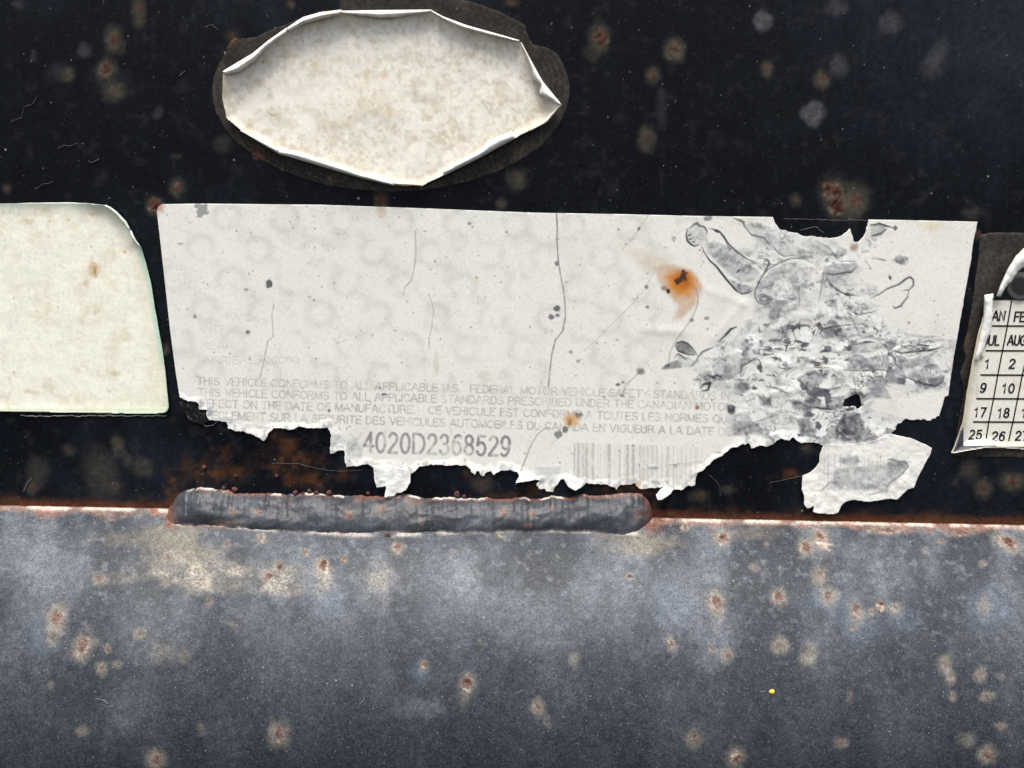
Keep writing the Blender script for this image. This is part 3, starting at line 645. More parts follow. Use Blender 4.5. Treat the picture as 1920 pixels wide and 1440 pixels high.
RIGHT = [(1700,413),(1833,416),(1830,432),(1825,452),(1821,486),(1808,556),(1806,572),(1799,610),(1790,660),(1782,712),(1778,742),(1771,745),(1761,780)]
TEAR2 = [(1753,785),(1742,788),(1729,786),(1709,788),(1698,785),(1693,791),(1680,795),(1679,804),(1671,812),(1655,820),(1630,828),(1600,833),(1570,834),(1545,836),(1535,832)]
TEAR3 = [(1522,829),(1503,830),(1495,827),(1488,820),(1479,827),(1464,822),(1451,832),(1438,837),(1425,835),(1419,838),(1408,842),(1406,831),(1393,833),(1383,838),(1370,841),(1354,854),(1338,864),(1325,875),(1316,885),(1307,888),(1304,903),(1303,911),(1291,911),(1280,919),(1264,919),(1255,911),(1242,914),(1233,914),(1210,917),(1197,917),(1191,906),(1181,909),(1165,909),(1155,919),(1152,914),(1142,912),(1139,908),(1117,908),(1107,908),(1099,906),(1091,914),(1079,919),(1065,912),(1057,898),(1050,900),(1041,912),(1037,922),(1023,921),(1020,914),(1018,917),(1010,917),(1007,909),(1012,900),(1000,900),(991,903),(968,904),(976,887),(958,882),(939,882),(926,891),(920,883),(911,887),(904,895),(899,883),(894,883),(889,891),(882,880),(876,874),(858,872),(842,874),(813,871),(787,875),(777,885),(768,891),(760,882),(702,877),(690,871),(679,871),(671,874),(660,874),(649,875),(647,867),(645,844),(636,845),(618,851),(618,840),(621,826),(620,810),(613,800),(606,803),(576,803),(563,800),(544,806),(527,803),(514,803),(502,813),(499,823),(494,828),(488,822),(481,819),(473,815),(457,810),(441,809),(427,803),(425,792),(414,791),(404,788),(392,788),(388,780),(388,768),(374,768),(372,758),(365,753),(351,752),(337,745)]
LEFT = [(330,702),(319,620),(307,510),(298,430)]
LABEL = [tuple(p) for p in TOPE] + [tuple(p) for p in ragged([TOPE[-1]] + TEAR1, 2.5, 1.6, 6)[1:]] + RIGHT[:2] + \
        [tuple(p) for p in ragged(RIGHT[1:], 4, .9, 8)[1:]] + [tuple(p) for p in ragged([RIGHT[-1]] + TEAR2 + TEAR3, 2.0, 2.6, 9)[1:]] + LEFT
HOLE = ragged(Z6([(1235,255),(1250,215),(1290,195),(1320,180),(1340,195),(1345,225),(1350,250),(1330,272),(1310,250),(1260,258)]), 2.5, 1.2, 10, closed=True)
INK = Raster(280, 370, 1850, 980)       # dark marks: cracks, specks, bare outlines
GRY = Raster(280, 370, 1850, 980)       # silvery lifted patches
PRT = Raster(280, 370, 1850, 980)       # faded print
# print -----------------------------------------------------------
def arc(cx, cy, rx, ry, a0, a1, n=14):
    return [(cx + rx * math.cos(math.radians(a0 + (a1 - a0) * k / n)), cy + ry * math.sin(math.radians(a0 + (a1 - a0) * k / n))) for k in range(n + 1)]
GLYPH = {   # plain grotesque capitals as pen strokes: advance width, strokes (capital height 1)
 'A': (.70, [[(.0, 0), (.33, 1), (.37, 1), (.70, 0)], [(.12, .34), (.58, .34)]]),
 'B': (.62, [[(.05, .53), (.36, .53)] + arc(.36, .27, .25, .26, 90, -90) + [(.05, .0), (.05, 1), (.34, 1)] + arc(.34, .77, .22, .235, 90, -90)]),
 'C': (.68, [arc(.36, .5, .34, .5, 38, 322, 22)]), 'D': (.66, [[(.05, 0), (.05, 1), (.28, 1)] + arc(.28, .5, .36, .5, 90, -90, 20) + [(.05, 0)]]),
 'E': (.58, [[(.57, 1), (.05, 1), (.05, 0), (.58, 0)], [(.05, .53), (.53, .53)]]), 'F': (.55, [[(.55, 1), (.05, 1), (.05, 0)], [(.05, .52), (.48, .52)]]),
 'G': (.72, [arc(.37, .5, .35, .5, 40, 330, 22) + [(.68, .47), (.40, .47)]]), 'H': (.65, [[(.05, 0), (.05, 1)], [(.60, 0), (.60, 1)], [(.05, .53), (.60, .53)]]),
 'I': (.18, [[(.09, 0), (.09, 1)]]), 'J': (.48, [[(.43, 1), (.43, .28)] + arc(.235, .25, .195, .25, 0, -180)]), 'K': (.64, [[(.05, 0), (.05, 1)], [(.60, 1), (.05, .38)], [(.24, .58), (.63, 0)]]),
 'L': (.52, [[(.05, 1), (.05, 0), (.52, 0)]]), 'M': (.80, [[(.05, 0), (.05, 1), (.40, .05), (.75, 1), (.75, 0)]]), 'N': (.66, [[(.05, 0), (.05, 1), (.61, 0), (.61, 1)]]),
 'O': (.74, [arc(.37, .5, .35, .5, 0, 360, 28)]), 'Q': (.74, [arc(.37, .5, .35, .5, 0, 360, 28), [(.45, .2), (.70, -.05)]]), 'P': (.60, [[(.05, 0), (.05, 1), (.34, 1)] + arc(.34, .74, .24, .26, 90, -90) + [(.05, .48)]]),
 'R': (.66, [[(.05, 0), (.05, 1), (.36, 1)] + arc(.36, .75, .24, .25, 90, -90) + [(.05, .50)], [(.38, .50), (.60, .2), (.63, 0)]]),
 'S': (.62, [arc(.31, .745, .245, .255, 25, 270, 16) + arc(.31, .26, .28, .26, 90, -160, 16)]), 'T': (.60, [[(.0, 1), (.60, 1)], [(.30, 1), (.30, 0)]]),
 'U': (.66, [[(.05, 1), (.05, .32)] + arc(.33, .32, .28, .32, 180, 360) + [(.61, 1)]]), 'V': (.66, [[(0, 1), (.33, 0), (.66, 1)]]), 'W': (.92, [[(0, 1), (.23, 0), (.46, .95), (.69, 0), (.92, 1)]]),
 'X': (.64, [[(0, 1), (.64, 0)], [(.64, 1), (0, 0)]]), 'Y': (.64, [[(0, 1), (.32, .45), (.64, 1)], [(.32, .45), (.32, 0)]]),
 '0': (.54, [arc(.27, .5, .23, .5, 0, 360, 24)]), '1': (.54, [[(.12, .78), (.30, .86), (.32, 1), (.32, 0)]]), '2': (.54, [arc(.27, .73, .215, .27, 165, -30, 14) + [(.05, .04), (.05, 0), (.50, 0)]]),
 '3': (.54, [arc(.26, .755, .195, .245, 160, -90, 14) + arc(.26, .265, .23, .265, 90, -160, 14)]), '4': (.54, [[(.39, 0), (.39, 1), (.03, .30), (.53, .30)]]), '5': (.54, [[(.46, 1), (.13, 1), (.075, .50)] + arc(.265, .33, .23, .33, 130, -155, 16)]),
 '6': (.54, [arc(.28, .32, .215, .32, 0, 360, 20), arc(.35, .42, .285, .58, 180, 58, 12)]), '7': (.54, [[(.04, 1), (.50, 1), (.20, 0)]]), '8': (.54, [arc(.27, .76, .19, .24, 0, 360, 18), arc(.27, .265, .225, .265, 0, 360, 20)]),
 '9': (.54, [arc(.26, .68, .215, .32, 0, 360, 20), arc(.19, .58, .285, .58, 0, -122, 12)]), '.': (.20, [[(.09, .0), (.10, .04)]]), '/': (.34, [[(0, 0), (.34, 1)]]), '-': (.36, [[(.03, .36), (.33, .36)]]), ' ': (.30, [])}
def pen(s_):
    x = 0.0; out = []
    for ch in s_:
        w_, st = GLYPH[ch]
        out += [[(x + a, b) for a, b in q] for q in st]; x += w_ + .13
    return out, x - .13
def set_line(s_, a, b, cap, lean=0.0):
    """strokes of a line of lettering laid from a to b (chart units)"""
    out, Wd = pen(s_); dx, dy = b[0] - a[0], b[1] - a[1]; L = math.hypot(dx, dy); r_ = []
    for q in out:
        r_.append([(a[0] + dx * X / Wd + Y * cap * (dy / L) + lean * Y * cap, a[1] + dy * X / Wd - Y * cap * (dx / L)) for X, Y in q])
    return r_
def print_on(ras, s_, a, b, cap, val, wd=2.0, lean=0.0):
    for q in set_line(s_, a, b, cap, lean): ras.line(q, wd, val)
print_on(PRT, 'THIS VEHICLE CONFORMS TO ALL APPLICABLE U.S.  FEDERAL MOTOR VEHICLE SAFETY STANDARDS IN', (370,721), (1368,750), 14, .66)
print_on(PRT, 'THIS VEHICLE CONFORMS TO ALL APPLICABLE STANDARDS PRESCRIBED UNDER THE CANADIAN MOTOR', (372,742), (1372,770), 14, .70)
print_on(PRT, 'EFFECT ON THE DATE OF MANUFACTURE.   CE VEHICULE EST CONFORME A TOUTES LES NORMES QUI', (375,763), (1368,793), 14, .78)
print_on(PRT, 'REGLEMENT SUR LA SECURITE DES VEHICULES AUTOMOBILES DU CANADA EN VIGUEUR A LA DATE DE', (384,785), (1370,817), 14, .78)
print_on(PRT, '4020D2368529', (681,847), (957,855), 36, 1.0, 5.2); print_on(PRT, 'X', (656,846), (676,847), 34, .25, 4.5)
for t_, a_, b_, v_ in (('GVWR',(352,541),(445,543),.20),('KMS',(425,600),(470,601),.28),('FT',(374,601),(400,601),.2),('INTER.',(376,623),(448,624),.30),('REAR/',(378,654),(446,655),.30),('-ARRIERE  00000',(372,682),(560,682),.36)): print_on(PRT, t_, a_, b_, 13, v_, 1.7)
print_on(PRT, 'BN', (706,905), (758,900), 20, .45, 3.0)
bx = 1076.0
while bx < 1316:
    w_ = random.choice([1.6, 1.6, 3.0, 4.6, 6.5]); y0 = 830 + (bx - 1076) * .035
    if bx > 1250: w_ = min(w_, 3)
    PRT.poly([(bx, y0), (bx + w_, y0), (bx + w_, 915), (bx, 915)], (.55 if bx < 1200 else .32) if w_ > 2 else .28, 0, 4, 1.4); bx += w_ + random.choice([1.8, 3.0, 4.5, 6.0])
bx = 1538.0
while bx < 1690:
    w_ = random.choice([1.4, 1.4, 2.6, 4.4])
    PRT.poly([(bx, 850 + random.uniform(-2, 4)), (bx + w_, 850), (bx + w_ - 2, 920), (bx - 2, 920)], .55 if bx < 1660 else .3, .5, 4, 1.4); bx += w_ + random.choice([2, 3, 4.5])
# silver patches ---------------------------------------------------
for pts, k, nz in [
 (Z4([(540,210),(560,270),(700,290),(830,390),(890,440),(930,500),(870,560),(780,560),(700,480),(600,400),(540,300)]), .40, .6),
 (Z4([(548,275),(640,290),(720,320),(760,370),(700,450),(640,430),(580,370)]), .55, .6), (Z4([(760,480),(800,430),(860,430),(900,470),(850,500)]), .6, .7),
 (Z4([(710,540),(800,575),(880,590),(850,640),(800,645),(750,610)]), .7, .8), (Z4([(940,560),(1000,480),(1100,430),(1200,415),(1180,470),(1080,530),(990,600),(900,620)]), .5, .5),
 (Z4([(410,190),(480,150),(550,200),(530,270),(470,300),(415,260)]), .35, .7), (Z4([(900,660),(960,650),(1020,680),(1000,725),(920,710)]), .55, .8),
 (Z4([(1030,680),(1110,690),(1070,720)]), .6, .5), (Z4([(1120,730),(1190,710),(1190,760),(1130,770)]), .5, .7), (Z4([(340,1090),(365,1085),(460,1110),(470,1150),(380,1170)]), .35, .5),
 (Z4([(740,1280),(840,1270),(870,1320),(800,1365),(740,1350)]), .6, .7), (Z4([(520,1235),(720,1210),(760,1245),(560,1265)]), .6, .9), (Z4([(800,1110),(900,1040),(960,900),(1150,880),(1140,1000),(1000,1010),(880,1140)]), .32, .8),
 (Z5([(250,450),(330,430),(480,430),(440,490),(260,500)]), .5, .6), (Z5([(250,690),(330,680),(350,750),(270,740)]), .5, .9), (Z5([(430,700),(520,690),(640,730),(500,780),(430,760)]), .3, .6),
 (Z5([(220,900),(380,880),(520,880),(560,900),(380,980),(230,950)]), .55, .8), (Z5([(440,1020),(560,990),(680,1000),(640,1050),(440,1080)]), .45, .8), (Z5([(420,1110),(700,1080),(720,1160),(560,1180),(410,1180)]), .55, .5),
 (Z5([(770,1100),(860,1110),(980,1080),(1080,1020),(980,1120),(860,1170),(770,1160)]), .55, .5), (Z5([(790,1220),(950,1170),(1060,1150),(1100,1230),(1050,1300),(930,1280)]), .4, .9),
 (Z5([(530,1280),(640,1230),(670,1240),(680,1290),(730,1390),(620,1380)]), .62, .5), (Z5([(570,140),(700,165),(680,200),(590,240)]), .55, .8), (Z5([(725,400),(800,370),(850,390),(800,440)]), .8, .9), (Z5([(0,490),(60,420),(170,460),(150,560),(60,600)]), .3, .8), (Z5([(0,370),(150,365),(180,390),(100,400)]), .5, .6),
 (Z4([(820,150),(900,140),(1000,170),(1060,260),(1180,300),(1300,350),(1250,380),(1100,370),(1010,310),(900,240)]), .4, .8),
 (Z6([(1180,380),(1250,290),(1340,290),(1370,360),(1400,430),(1340,480),(1200,440)]), .85, .9), (Z6([(610,120),(680,115),(690,160),(620,180)]), .6, .8), (Z6([(750,200),(820,195),(830,250),(760,240)]), .7, .9), (Z6([(920,210),(1000,220),(1080,270),(960,270)]), .8, .8), (Z6([(570,240),(620,250),(600,300),(570,290)]), 1.0, .5), (Z6([(580,320),(760,350),(700,420),(590,420)]), .45, .9), (Z6([(970,320),(1040,320),(1070,360),(1090,420),(1000,430)]), .6, .8), (Z6([(1390,120),(1460,80),(1520,200),(1420,200)]), .5, .4),
 (Z6([(1220,550),(1320,540),(1340,580),(1260,600),(1215,580)]), .6, .4), (Z6([(1210,610),(1480,590),(1620,580),(1600,640),(1500,720),(1300,740),(1160,740),(1190,640)]), .5, .5), (Z6([(1490,590),(1560,560),(1620,580),(1600,630),(1520,640)]), .6, .8), (Z6([(1450,740),(1500,700),(1500,760)]), .8, .8), (Z6([(300,580),(410,560),(440,590),(320,600)]), .2, .5),
 (ZB([(1185,480),(1290,510),(1280,600),(1180,620)]), .30, .9), (ZB([(1290,520),(1360,515),(1410,580),(1390,670),(1320,700),(1285,640)]), .42, .9), (ZB([(470,390),(600,420),(780,440),(740,460),(560,430)]), .45, .9), (ZB([(1490,730),(1560,730),(1560,850),(1490,860)]), .35, .6), (ZB([(1565,740),(1700,730),(1720,830),(1570,830)]), .42, .5), (ZC([(940,600),(1090,600),(1060,700),(960,690)]), .25, .6),
 (Z6([(110,600),(180,600),(160,620),(110,615)]), .6, .9), (Z6([(250,590),(290,580),(270,610)]), .8, .6)]: GRY.poly(pts, min(.95, k * 1.35), nz, 4, 4)
# dark outlines ----------------------------------------------------
def stroke(pts, w, k, tp=True): INK.line(pts, w / 2.5, min(1, k * 1.25), tp, (.7, 1.3))
for pts, w, k in [
 ([(410,180),(405,230),(412,270),(440,298),(465,310),(500,295)],10,.8),([(408,190),(440,175),(458,155),(482,146),(500,165),(530,170),(552,200),(545,240)],12,.7),([(415,235),(440,225)],8,.7),([(420,262),(448,255)],8,.7),([(445,285),(468,272)],8,.7),
 ([(515,310),(530,350),(570,410),(620,455),(650,495),(690,545),(720,580),(760,625),(800,648),(850,640),(880,620)],11,.8),([(560,180),(600,190),(640,205),(670,240),(700,290),(760,345),(830,395),(890,420)],10,.75),([(600,195),(645,208)],16,.8),
 ([(900,400),(930,390),(980,405),(995,430),(970,480),(940,530),(915,580),(890,630),(895,680),(920,715),(1000,735)],8,.65),([(935,540),(990,470),(1060,430),(1150,395),(1240,395),(1300,430)],9,.5),([(905,660),(950,650),(1005,670),(1025,730)],9,.6),([(925,680),(960,665),(995,685),(960,700),(925,685)],9,.6),
 ([(760,500),(790,470)],10,.8),([(690,300),(720,330),(700,350)],7,.6),([(480,1110),(520,1060),(600,1025)],9,.7),([(630,990),(680,945),(720,900),(765,880)],13,.85),([(325,1020),(340,995),(375,988),(410,1000),(450,1035),(485,1085)],11,.9),([(325,1020),(350,1055),(420,1080),(465,1085)],9,.8),([(320,1100),(345,1075),(365,1085),(400,1112),(420,1100)],9,.7),([(430,1170),(480,1120),(490,1090)],10,.5),
 ([(530,1240),(560,1225),(600,1240),(620,1225),(660,1240)],14,.7),([(505,1320),(530,1290),(575,1280),(560,1330),(515,1338)],14,.8),([(790,1230),(800,1160),(850,1135),(900,1100)],9,.6),([(690,1210),(680,1120),(640,1100),(600,1130)],5,.5),([(920,870),(925,920),(960,910)],9,.6),([(1000,975),(1080,980)],14,.6),([(1130,990),(1110,1060)],7,.8),([(930,1085),(1010,1080)],8,.6),([(1020,310),(1060,360),(1100,380),(1200,375)],7,.6),([(800,130),(820,170),(870,230),(960,250),(990,290)],9,.6),([(1200,890),(1230,870),(1280,880)],10,.7),([(1320,880),(1350,860),(1370,900),(1440,885)],14,.8),([(740,110),(800,130),(820,155)],12,.7),
 ([(500,1170),(510,1300)],5,.35),([(1200,600),(1210,700),(1195,760)],5,.5),([(1390,440),(1370,560),(1345,715)],4,.6)]: stroke(Z4(pts), w, k)
for pts, w, k in [
 ([(260,520),(290,580),(340,620),(400,650),(500,665)],10,.7),([(390,650),(440,658)],14,.8),([(580,680),(640,650),(700,610),(780,580),(830,540),(860,528),(882,550),(880,590),(850,620),(800,625)],10,.75),([(850,620),(840,670),(790,735),(750,750),(735,735)],9,.7),([(245,510),(330,510),(400,495),(440,495),(480,450)],9,.65),([(440,775),(490,795),(580,780),(620,765)],8,.6),
 ([(60,890),(110,870),(140,880)],9,.7),([(180,880),(210,860),(230,900),(290,885),(400,870),(540,860)],9,.7),([(200,870),(230,900)],20,.8),([(590,880),(630,910),(620,940)],8,.6),([(470,1010),(540,990),(610,990)],11,.7),([(640,990),(690,1020),(690,1040)],9,.6),([(740,1050),(800,1070),(900,1055),(1000,1050),(1100,1020)],12,.7),([(870,1030),(930,1010),(990,1020),(900,1045)],9,.7),([(390,1190),(520,1195),(640,1185),(720,1195)],7,.7),([(790,1225),(880,1260),(960,1290),(1040,1305),(1090,1270),(1100,1230)],12,.6),([(950,1165),(1040,1150)],14,.5),
 ([(540,1280),(600,1240),(660,1230),(680,1290)],7,.6),([(570,160),(640,150),(740,180)],12,.7),([(740,180),(765,182)],26,.75),([(580,240),(650,220),(690,190)],12,.7),([(585,395),(640,400),(685,412),(640,400)],8,.6),([(540,410),(550,430)],8,.5),([(710,520),(720,550)],10,.8),([(190,270),(280,320),(330,380)],7,.5),([(340,415),(480,415)],5,.5),([(160,1365),(260,1335),(370,1310)],14,.6),([(420,1330),(470,1325),(490,1350)],8,.6),([(240,490),(230,600),(205,720)],4,.6),([(420,770),(470,880),(520,970)],5,.6),([(660,800),(665,880),(630,970)],4,.5),([(450,1190),(460,1270),(475,1320)],4,.6),([(550,420),(580,470),(560,470)],5,.5),([(400,600),(430,680),(420,770)],4,.5)]: stroke(Z5(pts), w, k)
for pts, w, k in [([(1235,255),(1250,215),(1290,195),(1320,178)],6,.8),([(790,135),(860,150),(920,180)],10,.6),([(790,70),(830,75)],10,.6),([(950,215),(1040,255),(1120,265),(1180,270)],12,.7),([(690,360),(800,320),(880,300)],7,.5),([(1110,750),(1170,690),(1230,720)],10,.5),([(1480,600),(1530,570),(1600,575),(1620,600),(1580,650),(1510,700),(1490,750)],11,.6),([(1500,560),(1560,565)],9,.7),([(1380,770),(1480,745)],10,.5),([(885,230),(880,300)],4,.6),([(1000,830),(1070,860)],8,.5),([(500,525),(540,520)],8,.6),([(40,660),(120,690),(190,700)],6,.3)]: stroke(Z6(pts), w * .85, k)
INK.poly(Z4([(328,1022),(342,998),(375,991),(408,1003),(448,1038),(470,1080),(420,1078),(350,1052)]), .85, .5, 4, 2); INK.poly(Z4([(222,1176),(250,1160),(300,1130),(350,1117),(368,1140),(368,1173),(240,1188)]), .85, .6, 4, 2)
for pts, k in [([(1185,410),(1250,300),(1330,300),(1372,400),(1330,462),(1220,445)],.8),([(750,200),(820,195),(832,250),(770,245)],.75),([(920,212),(1000,222),(1075,268),(980,268)],.75),([(608,125),(670,118),(692,150),(630,182)],.6),([(970,330),(1040,330),(1062,385),(1000,425)],.55),([(840,90),(930,100),(960,140),(850,130)],.5),([(690,340),(800,330),(780,370),(690,375)],.5),([(1090,255),(1180,262),(1170,285),(1100,280)],.6),([(1500,565),(1600,570),(1610,610),(1540,650),(1500,640)],.5),([(1200,690),(1240,700),(1230,725),(1195,720)],.6),([(1220,560),(1330,545),(1330,575),(1230,590)],.35),([(600,380),(680,360),(690,420),(610,430)],.45),([(930,310),(970,320),(960,360),(925,350)],.6)]:
    INK.poly(Z6(pts), k, 1.0, 4, 5)
for pts, k in [([(760,1290),(830,1280),(850,1330),(790,1350)],.6),([(560,1250),(660,1220),(690,1245),(600,1260)],.55),([(1040,900),(1130,900),(1130,930),(1050,935)],.55),([(990,965),(1090,970),(1080,990),(1000,990)],.6),([(720,1000),(750,1010),(740,1040)],.5),([(780,590),(830,600),(800,640),(765,620)],.6),([(800,450),(870,450),(860,490),(800,490)],.45),([(860,140),(930,150),(940,180),(870,175)],.5),([(1200,340),(1310,340),(1300,390),(1210,385)],.4)]:
    INK.poly(Z4(pts), k, 1.0, 4, 5)
for pts, k in [([(240,900),(370,890),(380,950),(260,940)],.6),([(960,1160),(1050,1150),(1040,1175),(970,1175)],.5),([(800,1225),(930,1250),(1050,1290),(1090,1250),(1000,1240)],.45),([(160,1370),(250,1345),(360,1315),(300,1380)],.55),([(270,690),(330,690),(340,740),(280,740)],.45),([(900,1020),(980,1015),(960,1040),(890,1045)],.5),([(450,1000),(560,990),(560,1010)],.45)]:
    INK.poly(Z5(pts), k, 1.0, 4, 5)
INK.poly(Z6([(570,245),(600,240),(620,260),(605,300),(575,290)]), .85, .7, 4, 2)
# cracks ------------------------------------------------------------
for pts, w, k in [(ZD([(973,65),(978,180),(975,260),(985,400),(1000,500),(1020,600),(1030,680),(1035,790),(1015,890),(965,950),(940,1050),(925,1180),(918,1270)]),1.9,.95),(ZD([(85,630),(115,705),(122,760),(110,860),(90,940),(90,1005)]),1.4,.5),(ZD([(1610,80),(1540,190),(1500,250),(1430,320)]),1.2,.35),(ZD([(1660,460),(1590,590),(1500,700),(1350,850),(1160,1030)]),1.2,.38),(Z4([(470,600),(490,680),(480,740),(440,830),(390,900),(330,980),(290,1060),(280,1130)]),1.5,.7),(ZA([(1812,200),(1818,300),(1815,400),(1800,500),(1780,560),(1740,600),(1730,650)]),1.6,.75),(ZA([(810,720),(795,800),(805,950),(765,985),(745,1090),(715,1230),(690,1270)]),1.6,.7),(ZC([(1025,375),(990,385),(950,420),(910,490),(880,570),(855,630)]),1.8,.75),(ZC([(1570,30),(1510,90),(1465,130),(1445,190)]),1.6,.6),(ZC([(1030,470),(1090,430)]),1.4,.4),(Z6([(430,190),(395,260)]),1.2,.4),(ZC([(445,375),(455,410),(430,450)]),1.3,.45),(Z4([(130,100),(70,185),(0,270)]),1.1,.3),(Z4([(380,190),(320,250)]),1.1,.3),(Z4([(520,340),(508,460)]),1.1,.4)]: INK.line(pts, w, k, False, (.5, 1.4))
for (a, b, rx, ry, k, wp) in [(378,393,11,12,.62,.8),(505,533,8,8,.9,.6),(880,419,3,3,.7,.3),(886,425,2,2,.5,.3),(950,435,2,2,.7,.2),(1044,494,4,5,.8,.5),(1045,578,6.5,6,.85,.4),(1033,594,5,5,.8,.5),(1046,591,5,4,.75,.5),(1198,429,3,4,.8,.3),(1263,448,4,6,.45,.5),(1212,538,3.5,3.5,.75,.3),(1195,558,2,2,.6,.2),(1214,576,3.5,2.5,.75,.3),(1159,721,4.5,3,.85,.3),(1166,742,4,3,.65,.4),(720,740,7,2,.9,.4),(617,770,3,3.5,.8,.3),(1085,778,7,5,.7,.6),(1060,805,6,6,.8,.5),(1047,815,8,7,.72,.5),(1690,487,13,10,.35,.9),(1704,605,3,3,.6,.3),(1669,520,3,5,.6,.3),(1297,600,4,4,.7,.4),(1325,597,5,4,.6,.5),(1245,540,5,4,.6,.5),(338,457,6,2.5,.5,.6),(461,543,4,3,.5,.6),(1133,745,3,3,.5,.3),(1168,717,4,3,.6,.4),(1327,410,9,5,.7,.6),(1550,488,4,4,.6,.4)]: INK.dot(a, b, rx, ry, k, wp, 3)
INK.line(ZA([(1235,960),(1255,1000),(1330,975)]), 1.6, .35); INK.line(ZA([(1285,920),(1258,995)]), 1.4, .3)
for _ in range(3600):
    a, b = R_.uniform(300, 1830), R_.uniform(385, 930)
    big = R_.random() < .10
    INK.dot(a, b, R_.uniform(.9, 1.7) if big else R_.uniform(.5, 1.05), None, R_.uniform(.55, .95) if big else R_.uniform(.2, .6))
for _ in range(70):
    a, b = R_.uniform(310, 1320), R_.uniform(390, 860); t = R_.uniform(0, 6.3); L = R_.uniform(3, 8)
    INK.line([(a, b), (a + L * math.cos(t), b + L * math.sin(t))], 1.0, R_.uniform(.15, .4))
CRUMP = [(1300,712),(1318,668),(1360,632),(1420,596),(1500,590),(1640,604),(1700,630),(1790,640),(1786,725),(1700,742),(1640,730),(1625,770),(1690,790),(1680,806),(1660,826),(1520,836),(1400,838),(1365,800),(1366,735),(1325,735)]
CRUMP2 = [(1380,408),(1450,412),(1500,438),(1600,458),(1640,430),(1660,440),(1600,520),(1560,560),(1440,570),(1400,540),(1330,470),(1420,470),(1420,440)]
def crumple(u, v):
    ia = inside(u, v, CRUMP); da, _, _ = near(u, v, CRUMP, True, 40.0); a = np.where(ia, .4 + .6 * np.clip(da / 22, 0, 1), np.clip(.4 - da / 22, 0, 1))
    ib = inside(u, v, CRUMP2); db, _, _ = near(u, v, CRUMP2, True, 40.0); b = np.where(ib, .4 + .6 * np.clip(db / 25, 0, 1), np.clip(.4 - db / 25, 0, 1)) * .55
    nk = [(1430,540),(1530,520),(1640,540),(1660,640),(1560,660),(1400,650)]
    ic = inside(u, v, nk); dc, _, _ = near(u, v, nk, True, 40.0); c = np.where(ic, .35 + .6 * np.clip(dc / 30, 0, 1), np.clip(.35 - dc / 28, 0, 1)) * .7
    return np.maximum(np.maximum(a, b), c) * (.55 + .75 * sst(fbm(u, v, 48, 3, 29), .30, .55))
def warpn(u, v):
    wx = u + 54 * (fbm(u, v, 55, 3, 25) - .5); wy = v + 54 * (fbm(u + 300, v, 55, 3, 26) - .5)
    return fbm(wx, wy * 1.6, 40, 3, 27, .38), fbm(wx * .8 + 40, wy * 1.8, 24, 2, 32, .35)
TORN = np.array(TEAR3[45:], float)
def tearlift(u, v):
    d, _, _ = near(u, v, TEAR3, False, 40.0)
    return np.clip(1 - d / (4 + 20 * fbm(u, v, 24, 2, 33)), 0, 1)
def label_h(u, v, D):
    cr = crumple(u, v); f1, f2 = warpn(u, v)
    h = .15 * MM + (fbm(u, v, 140, 3, 34) - .5) * .15 * MM
    h = h + cr * ((f1 - .5) * 1.9 + (f2 - .5) * .9 + .05) * MM * .15
    tl = tearlift(u, v)
    h = h + tl * (.1 + .9 * fbm(u, v, 26, 4, 35)) * .38 * MM
    h = h + .2 * MM * GRY.at(u, v) * (fbm(u, v, 9, 3, 36) - .2)
    # long soft creases
    for pts, a in ((Z4([(130,905),(380,915)]), .35), (Z4([(600,960),(800,720)]), .3), (Z5([(60,800),(400,800),(600,840)]), .4), (Z4([(500,600),(820,720)]), .25)):
        d, _, _ = near(u, v, pts, False, 30.0); h = h + a * MM * np.exp(-(d / 9) ** 2) * .22
    return np.maximum(h, .08 * MM)
LBASE = np.array([[.735, .727, .680]], np.float32)
